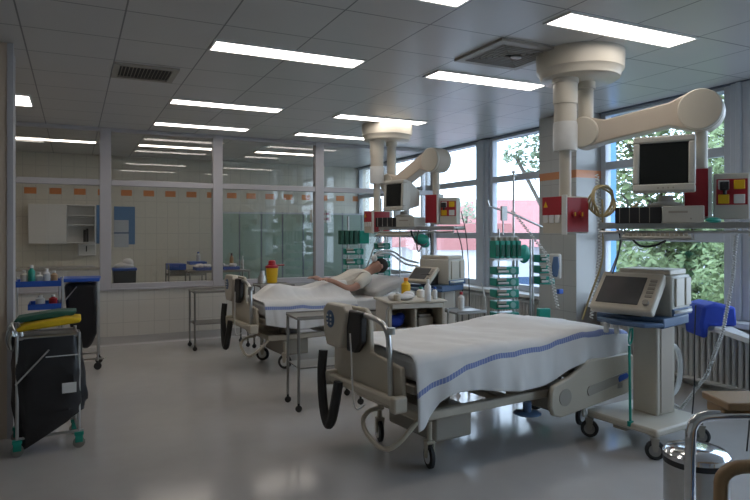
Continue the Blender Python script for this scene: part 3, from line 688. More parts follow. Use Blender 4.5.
MB().sph((.0, 0, 2.16), .02).cyl((-.06, 0, 2.12), (.06, 0, 2.12), .006).cyl((0, -.06, 2.12), (0, .06, 2.12), .006).build('hook_top', 'steel', t)
MB().sph((.10, -.04, 1.30), (.07, .03, .10)).build('fluid_bag', 'green', t)
t = thing('pump_column', 'lower column of green pumps right of the tall infusion stand', 'pump rack', (4.44, 5.10, 0), math.radians(-12), 'racks of green pumps')
pole_base(t, .2)
MB().cyl((-.12, 0, .1), (-.12, 0, 1.45), .012).cyl((-.09, 0, .1), (-.09, 0, 1.45), .010).build('pole', 'steel', t)
for k in range(3): pump(t, .03, .0, .98 + k * .115, .18)
MB().b2((-.03, -.03, .50), (.10, .04, .72)).build('box', 'green', t, .006)
t = thing('pump_column', 'left rack of green pumps by the glass behind the patient', 'pump rack', (3.42, 7.86, 0), math.radians(-10), 'racks of green pumps')
pole_base(t, .22)
MB().cyl((0, 0, .1), (0, 0, 1.75), .014).cyl((.16, 0, .6), (.16, 0, 1.5), .010).cyl((0, 0, .9), (.16, 0, .9), .008).build('pole', 'steel', t)
for k in range(4): pump(t, .06, -.05, .80 + k * .14)
for k in range(4): MB().b2((-.14 + k * .065, -.13, 1.36), (-.09 + k * .065, .01, 1.55)).build('pump', 'green' if k > 3 else 'dgreen', t, .006)
MB().b2((.13, -.13, 1.37), (.27, .01, 1.55)).build('pump', 'green', t, .01)
t = thing('pump_column', 'slanted rack of green pumps just left of the head of the patient', 'pump rack', (3.86, 7.72, 0), math.radians(-10), 'racks of green pumps')
pole_base(t, .2)
MB().cyl((0, 0, .1), (0, 0, 2.0), .012).tube([(-.22, 0, 1.0), (-.03, 0, 1.50), (.06, 0, 1.50), (.14, 0, .95)], .010, 8).build('pole', 'steel', t)
for k in range(4): pump(t, .0, -.05, .92 + k * .125, .2)
for k in range(3): MB().b2((-.02, .02, 1.55 + k * .1), (.06, .07, 1.61 + k * .1)).build('clamp', 'black', t, .004)
t = thing('fluid_bags_stand', 'thin infusion pole with hanging fluid bags between the two monitors', 'infusion stand', (3.96, 7.35, 0), 0)
pole_base(t, .2)
MB().cyl((0, 0, .1), (0, 0, 1.95), .010).cyl((-.18, 0, 1.93), (.18, 0, 1.93), .006).build('pole', 'steel', t)
for x in (-.17, -.05, .10): MB().sph((x, 0, 1.78), (.05, .02, .09)).cyl((x, 0, 1.7), (x, 0, 1.6), .004).cyl((x, 0, 1.87), (x, 0, 1.93), .004).build('fluid_bag', 'tube', t)
# wires
def wire(label, pts, r, m='black', name='cable', n=6, cat='cable', group=None):
    return tag(MB().tube(pts, r, n, 3).build(name, m), label, cat, group)
def helix(pts, rad, turns, r, m, label, cat='hose', name='coiled_hose'):
    P_ = []; n = turns * 10
    pts = [Vector(p) for p in pts]
    for i in range(n + 1):
        u = i / n * (len(pts) - 1); k = min(int(u), len(pts) - 2); f = u - k; c = pts[k].lerp(pts[k + 1], f)
        a = 2 * PI * i / 10; P_.append(c + Vector((math.cos(a) * rad, math.sin(a) * rad, 0)))
    return tag(MB().tube(P_, r, 5).build(name, m), label, cat)
helix([(3.66, 3.56, 1.98), (3.67, 3.53, 1.4), (3.60, 3.56, .86)], .013, 44, .004, 'white', 'white coiled hose hanging below the near red supply head', name='coiled_hose')
helix([(3.98, 5.0, 1.75), (4.30, 4.85, 1.3), (4.42, 4.82, .75)], .016, 36, .005, 'tube', 'white coiled hose left of the tiled column behind the front bed', name='coiled_hose')
m = MB()
for k in range(5):
    m.tube([(.115 * math.cos(a) * (1 + .04 * math.sin(k + a)), .02 * math.sin(3 * a + k) + k * .008, .115 * math.sin(a) * (1 + .05 * math.cos(2 * k + a))) for a in [2 * PI * q / 24 for q in range(25)]], .0085, 6)
m.tube([(.10, 0, -.05), (.20, -.02, -.10), (.26, -.1, -.02)], .014, 8, 2)
tag(m.build('hose_coil', 'ytube', None, loc=(3.67, 3.50, 1.77)), 'round coil of yellowish hose hanging right of the near red supply head', 'hose')
wire('yellowish hose hanging down from the coil towards the front bed', [(3.62, 3.47, 1.78), (3.62, 3.46, 1.5), (3.62, 3.46, 1.30), (3.53, 3.50, 1.05), (3.5, 3.55, .86)], .008, 'ytube', 'hose', cat='hose')
wire('thin grey hose running diagonally from the coil past the blue post', [(3.83, 3.48, 1.83), (3.86, 3.42, 1.75), (3.78, 3.42, 1.45), (3.66, 3.46, 1.15)], .007, 'dsteel', 'hose', cat='hose')
# striped line falling from near shelf to floor right of ventilator
wire('black cable hanging straight down right of the near ventilator', [(4.27, 2.72, 1.62), (4.30, 2.75, 1.2), (4.29, 2.76, .6), (4.27, 2.74, .25), (4.20, 2.72, .006)], .005)
wire('black cable hanging down in front of the radiator beside the ventilator column', [(4.05, 3.0, 1.0), (4.06, 3.02, .7), (4.04, 3.0, .4), (4.05, 3.05, .012)], .005)
pts = [(4.22, 2.80, 1.60), (4.26, 2.86, 1.2), (4.25, 2.93, .8), (4.17, 3.0, .48), (4.05, 3.12, .22), (3.98, 3.28, .30)]
helix(pts, .009, 110, .006, 'tube', 'long twisted grey hose curving from the near terminal down past the blue bag', name='twisted_hose')
m = MB()
for k in range(3): m.tube([(0, 0, .72 - k * .0), (.10 + .02 * k, .0, .66), (.16 + .015 * k, .02, .5), (.12 + .02 * k, .02, .34), (.0, .0, .28)], .009, 6, 2)
tag(m.build('looped_hoses', 'tube', None, loc=(3.95, 3.16, 0)), 'bundle of pale looped hoses beside the near ventilator column', 'hose')
wire('thin white line looping below the far ventilator', [(4.18, 5.8, .95), (4.22, 5.75, .7), (4.15, 5.72, .4), (4.2, 5.7, .006)], .008, 'tube', 'hose', cat='hose')
wire('black cable hanging from the far pendant shelf beside the blue tray', [(4.1, 6.2, 1.6), (4.14, 6.1, 1.3), (4.16, 6.15, .9), (4.12, 6.1, .3), (4.14, 6.0, .006)], .007)
wire('black cable hanging from the far socket block', [(4.16, 6.18, 1.78), (4.20, 6.12, 1.5), (4.22, 6.1, 1.0), (4.24, 6.1, .006)], .006)
wire('black cables hanging below the near monitor shelf', [(3.62, 3.32, 1.56), (3.63, 3.3, 1.48), (3.64, 3.33, 1.36), (3.60, 3.35, 1.22)], .006)
wire('black cable looped under the near monitor shelf', [(3.70, 3.25, 1.47), (3.72, 3.2, 1.42), (3.75, 3.1, 1.43), (3.80, 3.05, 1.47)], .008)
# blue phone-like handset by the column
t = thing('handset', 'grey holder with a blue handset hanging in front of the tiled column', 'handset', (4.42, 4.86, 1.18), math.radians(-40))
MB().b2((-.06, -.02, -.13), (.06, .03, .13)).build('holder', 'pc', t, .02)
MB().prism([(-.03, -.10), (.02, -.11), (.04, 0), (.03, .10), (-.02, .10), (-.035, 0)], .025, XZ(-.045)).build('handset', 'navy', t, .01)
tag(MB().b2((-.03, -.02, -.03), (.03, .02, .02)).build('clamp', 'blue', None, .006, loc=(4.52, 4.90, .92)), 'small blue clamp on the line below the handset', 'clamp')

# ============================================================ SMALL FURNITURE
def steel_cart(label, x, y, rz, w, d, h, shelf, group='steel instrument carts'):
    t = thing('instrument_cart', label, 'cart', (x, y, 0), rz, group)
    MB().b2((0, 0, h - .02), (w, d, h)).b2((0, 0, h), (w, .012, h + .012)).b2((0, d - .012, h), (w, d, h + .012)).build('top', 'dsteel', t, .004)
    MB().b2((.02, .02, shelf), (w - .02, d - .02, shelf + .012)).build('shelf', 'dsteel', t)
    for px, py in ((.015, .015), (w - .015, .015), (.015, d - .015), (w - .015, d - .015)):
        MB().cyl((px, py, .075), (px, py, h - .02), .013, n=12).build('leg', 'dsteel', t)
        MB().cyl((px, py, .03), (px, py, .09), .010).lathe([(.015, -.009), (.028, -.007), (.028, .007), (.015, .009)], R=Matrix.Translation((px, py, .028)) @ rot(PI / 2), n=16).build('caster', 'rubber', t)
    return t
steel_cart('bare steel cart standing between the rear bed and the front bed', 1.70, 4.98, math.radians(-2), .60, .36, .80, .36)
steel_cart('empty steel cart standing against the tiled wall below the glass', 1.38, 8.12, 0, .72, .42, .76, .33)
tag(MB().b2((-.02, -.003, -.028), (.03, .003, .028)).build('label_card', 'blue', None, loc=(2.21, 4.962, .77)), 'small blue and white label card on the edge of the bare steel cart', 'label')
def tray(label, x, y, z, w, d, rz=0, stuff='cloth', seed=1, group='blue trays'):
    t = thing('tray', label, 'tray', (x, y, z), rz, group)
    m = MB(); m.b2((-w / 2, -d / 2, 0), (w / 2, d / 2, .008)).b2((-w / 2, -d / 2, .008), (w / 2, -d / 2 + .01, .045)).b2((-w / 2, d / 2 - .01, .008), (w / 2, d / 2, .045)).b2((-w / 2, -d / 2 + .01, .008), (-w / 2 + .01, d / 2 - .01, .045)).b2((w / 2 - .01, -d / 2 + .01, .008), (w / 2, d / 2 - .01, .045))
    m.build('tray_body', 'blue', t, .003)
    r = random.Random(seed)
    m = MB()
    for k in range(9): m.sph((r.uniform(-w * .36, w * .36), r.uniform(-d * .3, d * .3), .045 + r.uniform(0, .02)), (r.uniform(.03, .06), r.uniform(.02, .05), r.uniform(.015, .035)), rot(0, 0, r.uniform(0, 3)), 10)
    m.build('packed_dressings', stuff, t)
steel_cart('steel table just behind the glass carrying the two blue trays', 1.50, 9.22, 0, .90, .42, .95, .4)
tray('blue tray heaped with white dressings behind the glass, left of the mullion', 1.74, 9.42, .964, .26, .30, 0, 'cloth', 2)
tray('blue tray heaped with white dressings behind the glass, right of the mullion', 2.13, 9.42, .964, .24, .30, 0, 'cloth', 3)
def bottle(label, x, y, z, r, h, m='white', cap='white', group=None, name='bottle', cat='bottle'):
    t = thing(name, label, cat, (x, y, z), 0, group)
    MB().lathe([(r * .9, 0), (r, .006), (r, h * .68), (r * .45, h * .8), (r * .4, h * .86)], n=16).build('body', m, t)
    MB().lathe([(r * .48, h * .84), (r * .5, h * .85), (r * .48, h)], n=12).build('cap', cap, t)
    return t
bottle('tall brown bottle at the back of the table behind the glass', 2.20, 9.585, .964, .03, .24, 'wood', 'dark')
bottle('slim clear bottle at the right end of the table behind the glass', 2.33, 9.42, .964, .02, .20, 'tube')
bottle('small orange-capped bottle between the two blue trays behind the glass', 1.94, 9.40, .964, .022, .13, 'cream', 'orange')
# sharps container behind the rear bed
t = thing('sharps_container', 'yellow sharps container with red lid standing on a small table behind the rear bed', 'sharps container', (2.33, 7.85, .86))
MB().lathe([(.05, 0), (.065, .01), (.08, .20)], n=20).build('tub', 'yellow', t)
MB().lathe([(.085, .20), (.085, .225), (.05, .24), (.045, .29), (.03, .30)], n=20).cyl((.0, -.02, .235), (.16, -.02, .235), .008).build('lid', 'red', t)
steel_cart('small steel table under the yellow sharps container, behind the rear bed', 2.12, 7.66, 0, .46, .36, .845, .4)
t = thing('small_pot', 'grey metal pot beside the yellow sharps container', 'pot', (2.18, 7.78, .86))
MB().lathe([(.04, 0), (.055, .01), (.055, .08), (.035, .12), (.03, .17)], n=16).build('body', 'steel', t)
# bedside cabinet
t = thing('bedside_cabinet', 'beige bedside cabinet with open niche between the two beds', 'cabinet', (2.62, 5.08, 0), math.radians(-10))
w_, d_, h_ = .56, .44, .86
m = MB().b2((0, 0, .10), (.03, d_, h_)).b2((w_ - .03, 0, .10), (w_, d_, h_)).b2((.03, d_ - .02, .10), (w_ - .03, d_, h_)).b2((.03, 0, .10), (w_ - .03, d_ - .02, .13)).b2((.03, 0, .60), (w_ - .03, d_ - .02, .62)).b2((.255, 0, .62), (.275, d_ - .02, h_ - .02))
m.build('body', 'cream', t, .004)
MB().b2((-.02, -.02, h_), (w_ + .02, d_ + .02, h_ + .025)).build('top', 'cream', t, .01)
MB().b2((.035, -.015, .14), (w_ - .035, 0, .59)).build('door', 'cream', t, .005)
MB().b2((.03, -.018, .815), (w_ - .03, -.001, h_ - .002)).build('drawer', 'pc', t, .004)
for px, py in ((.06, .06), (w_ - .06, .06), (.06, d_ - .06), (w_ - .06, d_ - .06)): MB().cyl((px, py, .02), (px, py, .10), .014).sph((px, py, .03), .03).build('caster', 'rubber', t)
MB().tube([(-.03, -.03, .2), (-.03, -.03, .80), (-.01, -.03, .84)], .010, 8).cyl((w_ + .03, 0, .55), (w_ + .03, 0, .8), .010).build('side_rail', 'steel', t)
tag(MB().sph((0, 0, .06), (.09, .07, .06)).sph((.04, -.02, .10), (.05, .05, .04)).build('blue_cloth', 'bluef', None, loc=(2.75, 5.20, .622)), 'crumpled blue cloth in the left niche of the bedside cabinet', 'cloth')
tag(MB().b2((-.08, -.1, 0), (.08, .1, .09)).b2((-.06, -.08, .09), (.07, .08, .12)).build('carton', 'beige2', None, .004, loc=(3.03, 5.20, .622)), 'dull brown carton in the right niche of the bedside cabinet', 'box')
zt = .886
bottle('white bottle with pointed cap standing on the bedside cabinet', 2.98, 4.98, zt, .032, .20, 'white', 'white')
bottle('small cream jar at the left on the bedside cabinet', 2.72, 5.10, zt, .035, .08, 'cream', 'white', name='jar', cat='jar')
bottle('tall orange-topped cup of supplies on the bedside cabinet', 2.90, 5.26, zt, .045, .20, 'yellow', 'orange', name='supply_cup', cat='cup')
bottle('short clear bottle at the right on the bedside cabinet', 3.10, 5.05, zt, .025, .12, 'tube', 'blue')
bottle('white tub with a green lid at the back of the bedside cabinet', 3.08, 5.28, zt, .04, .10, 'white', 'green', name='tub', cat='tub')
tag(MB().sph((0, 0, .03), (.12, .08, .03)).sph((.08, .03, .04), (.06, .06, .04)).sph((-.09, .02, .03), (.05, .07, .035)).build('crumpled_gauze', 'cloth', None, loc=(2.80, 4.96 + .18, zt)), 'heap of crumpled white gauze on the bedside cabinet', 'gauze')
bottle('small red-capped spray bottle on the steel stand right of the bedside cabinet', 3.38, 5.02, .78, .03, .17, 'white', 'red')
steel_cart('low steel stand right of the bedside cabinet, behind the front bed', 3.26, 4.90, 0, .34, .30, .765, .3)

# ---------------- bag holder trolleys at left
t = thing('waste_bag_trolley', 'tall black waste bag on a steel trolley, front one at far left', 'waste trolley', (-.17, 5.02, 0), math.radians(4))
m = MB()
for x in (-.19, .19):
    for y in (-.17, .17): m.cyl((x, y, .10), (x, y, .82), .011)
m.cyl((-.19, -.17, .12), (.22, -.17, .12), .010).cyl((-.19, .17, .12), (.19, .17, .12), .010).cyl((-.19, -.17, .12), (-.19, .17, .12), .010).cyl((.19, -.17, .12), (.19, .17, .12), .010)
m.tube([(-.19, -.17, .80), (.19, -.17, .80), (.19, .17, .80), (-.19, .17, .80), (-.19, -.17, .80)], .011)
m.cyl((-.20, -.225, .50), (.0, -.225, .72), .006)
m.build('frame', 'steel', t)
bmx = MB(); bm = bmx.bm; rings = []
for k in range(29):
    z = .80 - k * .026; u = k / 28; ring = []
    for q in range(40):
        a = 2 * PI * q / 40; sx_ = abs(math.cos(a)) ** .45 * (1 if math.cos(a) > 0 else -1); sy = abs(math.sin(a)) ** .45 * (1 if math.sin(a) > 0 else -1)
        f = 1 + .035 * math.sin(5 * a + 3 * u) * u + .02 * math.sin(11 * a + 7 * u) + .08 * math.sin(PI * u)
        zz = z; 
        if k > 18: zz += (k - 18) * .013 * (sx_ + .6)
        wr = mnoise.noise(Vector((sx_ * 3.2 + sy * 2, z * 4 - sx_ * 4, sy * 2))) * .10 + mnoise.noise(Vector((sx_ * 8, z * 9 + sx_ * 9, sy * 6))) * .04; f += wr * min(1, u * 4)
        ring.append(bm.verts.new((sx_ * .212 * f + .02 * u, sy * .188 * f - .015 * u, max(.03, zz))))
    rings.append(ring)
for a, b in zip(rings, rings[1:]):
    for q in range(40): bm.faces.new((a[q], a[(q + 1) % 40], b[(q + 1) % 40], b[q]))
bm.faces.new(rings[0][::-1]); bm.faces.new(rings[-1])
bmx.build('bag', 'bag', t)
MB().b2((.08, -.232, .41), (.17, -.226, .48)).build('white_label', 'paper', t)
MB().b2((-.02, -.212, .665), (.19, -.208, .672)).build('seam', 'paper', t)
for x, y in ((-.19, -.17), (.19, -.17), (-.19, .17), (.19, .17)):
    c = MB().b2((x - .03, y - .02, .09), (x + .03, y + .02, .115)).b2((x - .025, y - .018, .04), (x + .025, y - .012, .10)).build('caster', 'green', t, .003)
    MB().lathe([(.02, -.01), (.04, -.009), (.04, .009), (.02, .01)], R=Matrix.Translation((x, y, .04)) @ rot(PI / 2), n=16).build('wheel', 'dsteel', c)
tag(MB().prism([(-.20, 0), (.19, .045), (.20, .075), (.10, .085), (-.16, .045), (-.21, .02)], .26, XZ(-.13)).build('yellow_bag', 'yellowf', None, .012, loc=(-.15, 5.0, .84)), 'folded yellow bag lying on top of the front black waste bag', 'bag')
tag(MB().prism([(-.22, 0), (.17, .04), (.19, .07), (.06, .075), (-.19, .04)], .2, XZ(-.1)).build('green_cloth', 'dgreen', None, .01, loc=(-.17, 5.09, .885)), 'dark green folded cloth behind the yellow bag', 'cloth')
t = thing('hanging_tubing', 'tangle of clear tubing and tools hanging at the left edge of the waste trolley', 'tubing', (-.365, 4.94, .78))
r = random.Random(8); m = MB()
for k in range(9):
    a = r.uniform(-.03, .03); m.tube([(a, r.uniform(-.05, .05), .12), (a + r.uniform(-.04, .04), r.uniform(-.06, .06), .02), (a, r.uniform(-.03, .03), -.10), (a + r.uniform(-.03, .03), 0, r.uniform(-.05, .05)), (a, .02, .10)], .007, 6, 2)
m.build('loops', 'steel', t)
# tray cart behind
t = thing('supply_trolley', 'steel supply trolley with two blue shelves by the left partition pane', 'trolley', (-.55, 7.30, 0))
m = MB()
for x in (0, .44):
    for y in (0, .36): m.cyl((x, y, .08), (x, y, 1.04), .011)
m.build('frame', 'steel', t)
for z, x0 in ((.96, 0), (.72, .12), (.35, 0)):
    MB().b2((x0, .0, z), (.43, .36, z + .02)).b2((x0, -.01, z), (.43, .0, z + .06)).b2((x0, .36, z), (.43, .37, z + .06)).b2((.42, 0, z + .02), (.43, .36, z + .06)).b2((x0, 0, z + .02), (x0 + .01, .36, z + .06)).build('blue_shelf', 'blue', t, .004)
for x in (0, .44):
    for y in (0, .36): MB().cyl((x, y - .01, .04), (x, y + .01, .04), .04).cyl((x, y, .05), (x, y, .1), .012).build('caster', 'rubber', t)
for k, (x, y, h, mm, lab) in enumerate([(-.47, 7.42, .11, 'cream', 'cream bottle at the left end of the upper blue shelf'), (-.40, 7.40, .15, 'green', 'green-bodied bottle on the upper blue shelf'), (-.33, 7.44, .09, 'white', 'low white bottle in the middle of the upper blue shelf'), (-.26, 7.39, .12, 'tube', 'clear bottle on the upper blue shelf'), (-.19, 7.43, .10, 'wood', 'brown bottle at the right end of the upper blue shelf')]):
    bottle(lab, x, y, .982, .034, h * 1.35, mm, 'white', 'bottles on the upper blue shelf')
bottle('white jar on the lower blue shelf of the supply trolley', -.32, 7.42, .742, .045, .12, 'white', 'white', name='jar', cat='jar')
bottle('red jar on the lower blue shelf of the supply trolley', -.20, 7.42, .742, .04, .12, 'red', 'white', name='jar', cat='jar')
# laundry bag trolley with blue lid
t = thing('laundry_trolley', 'black laundry bag under a flat blue lid, beside the supply trolley', 'laundry trolley', (.06, 7.72, 0), math.radians(-4))
MB().b2((-.21, -.20, .98), (.21, .20, 1.02)).build('lid', 'blue', t, .01)
bmx = MB()
bmx.prism([(-.15, .96), (.18, .96), (.19, .70), (.18, .40), (.12, .25), (.05, .22), (-.05, .35), (-.12, .60)], .32, XZ(-.16))
o = bmx.build('bag', 'bag', t, .05)
MB().cyl((-.19, -.18, .08), (-.19, -.18, .98), .011).cyl((.19, .18, .08), (.19, .18, .98), .011).cyl((-.19, .18, .08), (-.19, .18, .98), .011).cyl((.19, -.18, .08), (.19, -.18, .98), .011).cyl((-.19, -.18, .12), (.26, -.18, .12), .010).cyl((-.19, .18, .12), (.19, .18, .12), .010).cyl((-.2, -.20, .70), (-.02, -.20, .93), .006).build('frame', 'steel', t)
for x, y in ((-.19, -.18), (.19, -.18), (-.19, .18), (.19, .18)): MB().cyl((x, y - .01, .04), (x, y + .01, .04), .04).cyl((x, y, .05), (x, y, .1), .012).build('caster', 'rubber', t)

# ---------------- bottom right: bin, table with chrome frame, chair
t = thing('pedal_bin', 'round stainless steel pedal bin at lower right', 'bin', (2.50, 1.85, 0))
MB().lathe([(.13, .0), (.133, .02), (.133, .50)], n=40).build('body', 'steel', t)
MB().lathe([(.136, .50), (.136, .525)], n=40).build('black_rim', 'black', t)
MB().lathe([(.137, .525), (.137, .545), (.12, .562), (.06, .572), (.01, .573)], n=40).build('lid', 'chrome', t)
MB().b2((-.03, -.17, .01), (.03, -.12, .025)).build('pedal', 'black', t, .004)
MB().b2((.115, .05, .44), (.15, .11, .53)).build('hinge', 'black', t, .004)
yw = math.atan2(-.438, .899)
t = thing('side_table', 'wooden topped table with a bent chrome tube leg at the lower right corner', 'table', (2.153, 1.62, 0), yw)
MB().tube([(0, 0, .0), (0, 0, .73), (.012, 0, .79), (.05, 0, .815), (.14, 0, .82), (.75, 0, .82)], .021, 12, 2).tube([(0, .0, .02), (0, -.45, .02), (.7, -.45, .02)], .018, 10, 1).tube([(.7, -.45, .02), (.75, -.45, .5), (.75, 0, .82)], .018, 10).build('tube_frame', 'chrome', t)
MB().b2((.13, -.035, .842), (.80, .16, .872)).b2((.14, .03, .80), (.78, .14, .842)).build('top', 'wood', t, .006)
t = thing('armchair', 'chair with curved light wooden armrest cut off at the lower right corner', 'chair', (2.06, 1.43, 0), yw)
MB().tube([(0, 0, 0), (0, 0, .63), (.01, 0, .67), (.05, 0, .695), (.12, 0, .70), (.50, 0, .70), (.52, 0, .65), (.54, 0, 0)], .024, 12, 1).build('armrest', 'wood', t)
MB().tube([(0, -.55, 0), (0, -.55, .58), (.05, -.55, .695), (.12, -.55, .70), (.50, -.55, .70), (.54, -.55, 0)], .024, 12, 1).build('armrest', 'wood', t)
MB().b2((.02, -.53, .38), (.52, -.02, .46)).build('seat', 'navy', t, .02)
MB().b2((.50, -.53, .46), (.55, -.02, .88)).build('backrest', 'navy', t, .02)

# ---------------- blue bag on the sill
b = MB().prism([(-.20, 0), (.035, 0), (.04, -.10), (.09, -.11), (.105, .02), (.08, .17), (-.02, .20), (-.19, .17)], .38, YZ(-.19))
tag(b.build('blue_pouch', 'bluef', None, .03, loc=(5.08, 3.68, .712), rz=math.radians(58)), 'bright blue fabric bag lying on the sill behind the near ventilator', 'bag')

# ============================================================ ROOM BEHIND THE GLASS
t = thing('wall_cabinet', 'white wall cabinet with open shelves on its right, behind the left glass', 'cabinet', (-.70, 12.02, 1.33))
MB().b2((0, 0, 0), (.58, .27, .68)).b2((.58, .25, 0), (1.05, .27, .68)).b2((.58, 0, .66), (1.05, .25, .68)).b2((.58, 0, 0), (1.05, .25, .02)).b2((1.03, 0, .02), (1.05, .25, .66)).b2((.60, 0, .32), (1.03, .25, .335)).b2((.60, 0, .48), (1.03, .25, .495)).build('body', 'white', t, .004)
MB().b2((.0, -.018, .0), (.285, 0, .68)).build('door', 'white', t, .004); MB().b2((.295, -.018, .0), (.58, 0, .68)).build('door', 'white', t, .004)
tag(MB().b2((0, 0, 0), (.04, .18, .22)).b2((.045, 0, 0), (.08, .18, .24)).build('binder', 'black', None, loc=(.15, 12.05, 1.352)), 'black binders in the open part of the wall cabinet', 'binder')
t = thing('counter', 'white counter with cupboards along the far wall behind the left glass', 'counter', (-1.4, 11.72, 0))
MB().b2((0, .02, .08), (1.9, .56, .88)).build('body', 'white', t); MB().b2((-.02, 0, .88), (1.92, .57, .92)).build('worktop', 'pc', t, .005)
for k in range(4): d = MB().b2((.01 + k * .47, 0, .1), (.47 + k * .47, .02, .86)).build('door', 'white', t, .003)
t = thing('paper_towel_dispenser', 'square white dispenser on the far wall under the open shelves', 'dispenser', (.06, 12.2, 1.10))
MB().b2((0, 0, 0), (.30, .10, .22)).build('body', 'white', t, .015); MB().b2((.13, -.01, .08), (.15, 0, .18)).build('slot', 'black', t)
t = thing('wall_board', 'blue notice board with a pale sheet on the far wall, right of the cabinet', 'notice board', (.66, 12.27, 1.30))
MB().b2((0, 0, 0), (.36, .028, .70)).build('board', 'bboard', t); MB().b2((.0, -.004, -.05), (.25, 0, .45)).build('sheet', 'frame', t); MB().b2((.0, -.008, .20), (.26, -.004, .225)).build('strip', 'navy', t)
t = thing('wall_board', 'narrow blue board beside the open shelves on the far wall', 'notice board', (.365, 12.27, 1.32))
MB().b2((0, 0, 0), (.12, .028, .70)).build('board', 'bboard', t)
t = thing('utility_cart', 'grey cart with blue rimmed trays in the room behind the middle glass', 'cart', (1.40, 10.6, 0))
m = MB()
for x in (0, .6):
    for y in (0, .35): m.cyl((x, y, 0), (x, y, 1.0), .012)
m.build('frame', 'dsteel', t)
MB().b2((0, 0, .90), (.28, .35, 1.0)).b2((.34, .02, .98), (.62, .35, 1.03)).build('bins', 'blue', t, .005)
MB().b2((.0, 0, .80), (.6, .35, .84)).b2((0, 0, .3), (.6, .35, .33)).b2((.03, .02, .84), (.27, .3, .90)).build('shelves', 'dsteel', t)
bottle('blue-capped bottle on the cart behind the middle glass', 1.90, 10.75, 1.032, .035, .16, 'tube', 'blue')
t = thing('linen_bin', 'black bin with a blue rim and white linen behind the second pane', 'bin', (.72, 10.6, 0))
MB().prism([(-.14, 0), (.14, 0), (.17, .92), (-.17, .92)], .32, XZ(-.16)).build('bin_body', 'black', t, .01)
MB().b2((-.18, -.17, .92), (.18, .17, .96)).build('rim', 'blue', t, .01)
MB().sph((0, 0, .98), (.15, .14, .07)).sph((.05, 0, 1.04), (.09, .1, .07)).build('linen', 'cloth', t)
# frosted green screen
t = thing('glass_screen', 'frosted green glass screen in the room behind the right panes', 'screen', (2.28, 11.0, 0))
for k in range(8):
    MB().b2((k * .40, 0, .12), (k * .40 + .375, .02, 1.86)).build('panel', 'frost', t)
MB().b2((-.02, -.005, 1.86), (3.2, .025, 1.89)).b2((-.02, -.005, .08), (3.2, .025, .12)).build('rail', 'frame', t)
m = MB()
for k in range(9): m.b2((k * .40 - .02, -.004, 0), (k * .40 - .005, .024, 1.9))
m.build('posts', 'header', t)
t = thing('wall_socket_panel', 'cream panel of sockets high up in the room behind the last pane', 'socket panel', (3.75, 10.2, 1.70))
MB().b2((0, 0, 0), (.36, .12, .22)).build('box', 'canopy', t, .01)
for x in (.09, .2, .29):
    for z in (.06, .15): MB().b2((x - .03, -.008, z - .02), (x + .03, 0, z + .02)).build('socket', 'red', t)
MB().cyl((.18, .06, .22), (.18, .06, 1.23), .05).build('drop_post', 'canopy', t)

# ============================================================ OUTSIDE
struct('ground', MB().b2((WX + .6, -30, -4.6), (90, 90, -4.5)), 'grass')
tag(MB().b2((0, 0, 0), (.13, .14, 9)).build('blue_pillar', 'pipeblue', None, loc=(6.08, 5.72, -4.5)), 'light blue pillar standing just outside the window right of the tiled column', 'pillar')
def foliage(name, blobs, n, seed, m, parent, size=.075):
    r = random.Random(seed); V = []; F = []
    tot = sum(b[3] ** 2 * b[4] for b in blobs)
    for (x, y, z, R, dn) in blobs:
        for _ in range(int(n * R * R * dn / tot)):
            while True:
                d = Vector((r.uniform(-1, 1), r.uniform(-1, 1), r.uniform(-1, 1)))
                if .2 < d.length < 1 and (r.random() < .75 or d.length > .6): break
            c = Vector((x, y, z)) + d * R; s = size * r.uniform(.6, 1.5)
            a = Vector((r.gauss(0, 1), r.gauss(0, 1), r.gauss(0, 1))).normalized(); b = a.orthogonal().normalized()
            k = len(V); V += [c - a * s, c + b * s * .5, c + a * s, c - b * s * .5]; F.append((k, k + 1, k + 2, k + 3))
    me = bpy.data.meshes.new(name); me.from_pydata(V, [], F); me.materials.append(M_[m])
    o = bpy.data.objects.new(name, me); COL.objects.link(o); o.parent = parent; return o
def px(x, y, d):      # a point seen at photo pixel (x, y), d metres in front of the camera (used for outdoor trees only)
    u = (x - 375) / 617; v = (232 - y) / 617; a = math.atan(301 / 617); f = (math.sin(a), math.cos(a))
    return (d * (f[0] + f[1] * u), d * (f[1] - f[0] * u), CAMH + d * v)
def tree(label, trunk, blobs, n, seed, m, size=.075):
    tx, ty = trunk; t = thing('tree', label, 'tree', (tx, ty, -4.5), 0, 'trees outside the window')
    W = [(b[0] - tx, b[1] - ty, b[2] + 4.5, b[3], b[4]) for b in blobs]
    foliage('foliage', W, n, seed, m, t, size)
    mb = MB(); zt_ = max(b[2] for b in W)
    mb.tube([(0, 0, 0), (.1, 0, 2), (.0, .1, zt_ * .55), (.05, 0, zt_ * .8)], .16, 8, 1)
    for b in W: mb.tube([(0, .05, min(b[2] * .55, zt_ * .6)), ((b[0]) * .5, b[1] * .5, b[2] * .75), b[:3]], .045, 6, 1)
    mb.build('trunk', 'bark', t)
B = lambda x, y, d, R, dn=1: px(x, y, d) + (R, dn)
p0 = px(690, 300, 13)
tree('large green tree filling the right window', p0[:2], [B(620, 120, 13, .9), B(640, 175, 13, .7), B(690, 110, 13, 1.3), B(745, 120, 13, 1.3), B(650, 250, 13, .9, 1.2), B(700, 210, 12.5, 1.2), B(720, 280, 12, 1.1, 1.4), B(640, 300, 12, 1.0, 1.3), B(770, 220, 12, 1.5), B(690, 330, 12, 1.1, 1.3)], 26000, 5, 'leaf')
p0 = px(600, 300, 15)
tree('pale tree whose upper branches hang in the middle window', p0[:2], [B(550, 125, 14, .75, .9), B(515, 155, 14, .28, .7), B(575, 145, 14, .9), B(540, 165, 14, .35, .6), B(600, 200, 15, .9, .6), B(605, 270, 15, .8, .8)], 6500, 11, 'leaf2', .07)
p0 = px(800, 300, 10)
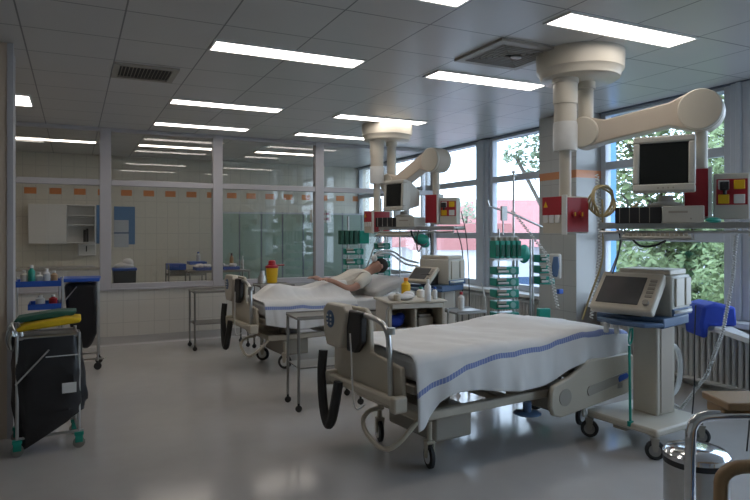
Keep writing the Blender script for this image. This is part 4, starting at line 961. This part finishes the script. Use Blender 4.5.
tree('bright green tree at the right edge of the right window', p0[:2], [B(760, 160, 10, 1.0), B(745, 280, 10, .8), B(800, 220, 10, 1.4)], 9000, 6, 'leaf', .06)
p0 = px(470, 260, 24)
tree('small bare-looking tree left of the red roof', px(462, 260, 26)[:2], [B(467, 212, 26, .5, .5), B(480, 238, 26, .7, .5), B(450, 240, 26, .8, .5)], 1500, 7, 'leaf2', .07)
# red-roofed building
c = px(500, 232, 30)
t = thing('house', 'pale building with a red hipped roof seen through the middle window', 'building', (c[0], c[1], -4.5), math.radians(-22))
MB().b2((-5.2, -3.5, 0), (5.2, 3.5, 5.45)).build('wall', 'render', t)
bmx = MB(); bm = bmx.bm
e = [bm.verts.new(v) for v in ((-5.7, -4, 5.4), (5.7, -4, 5.4), (5.7, 4, 5.4), (-5.7, 4, 5.4))]; rr = [bm.verts.new(v) for v in ((-1.2, 0, 7.6), (2.6, 0, 7.6))]
for f in ((e[0], e[1], rr[1], rr[0]), (e[1], e[2], rr[1]), (e[2], e[3], rr[0], rr[1]), (e[3], e[0], rr[0]), (e[3], e[2], e[1], e[0])): bm.faces.new(f)
bmx.build('roof', 'roof', t, smooth=False)
MB().b2((-1.6, -1.6, 6.2), (-1.3, -1.3, 7.5)).build('chimney', 'render', t)
for k in range(5): MB().b2((-4.4 + k * 2, -3.53, 2.6), (-3.5 + k * 2, -3.48, 4.1)).build('window', 'navy', t)
c = px(450, 232, 22)
t = thing('annex_building', 'low building with a flat haze-paled red roof seen below the far monitor', 'building', (c[0], c[1], -4.5), math.radians(-26))
MB().b2((-1.2, -2, 0), (1.6, 2, 5.45)).build('wall', 'render', t); MB().prism([(-1.5, 5.45), (1.9, 5.45), (1.7, 6.3), (-1.1, 6.3)], 4.4, XZ(-2.2)).build('roof', 'roof', t)
for k in range(2): MB().b2((-.9 + k * 1.5, -2.03, 3.2), (-.3 + k * 1.5, -1.98, 4.3)).build('window', 'navy', t)
c = px(675, 240, 21)
t = thing('white_building', 'white building glimpsed between the trees in the right window', 'building', (c[0], c[1], -4.5), math.radians(-45))
MB().b2((-2.5, -3, 0), (2.5, 3, 5.6)).build('wall', 'render', t); MB().b2((-2.8, -3.3, 5.6), (2.8, 3.3, 5.9)).build('roof', 'beige2', t)
for k in range(2): MB().b2((-1.6 + k * 2, -3.03, 3.4), (-.8 + k * 2, -2.98, 4.6)).build('window', 'navy', t)
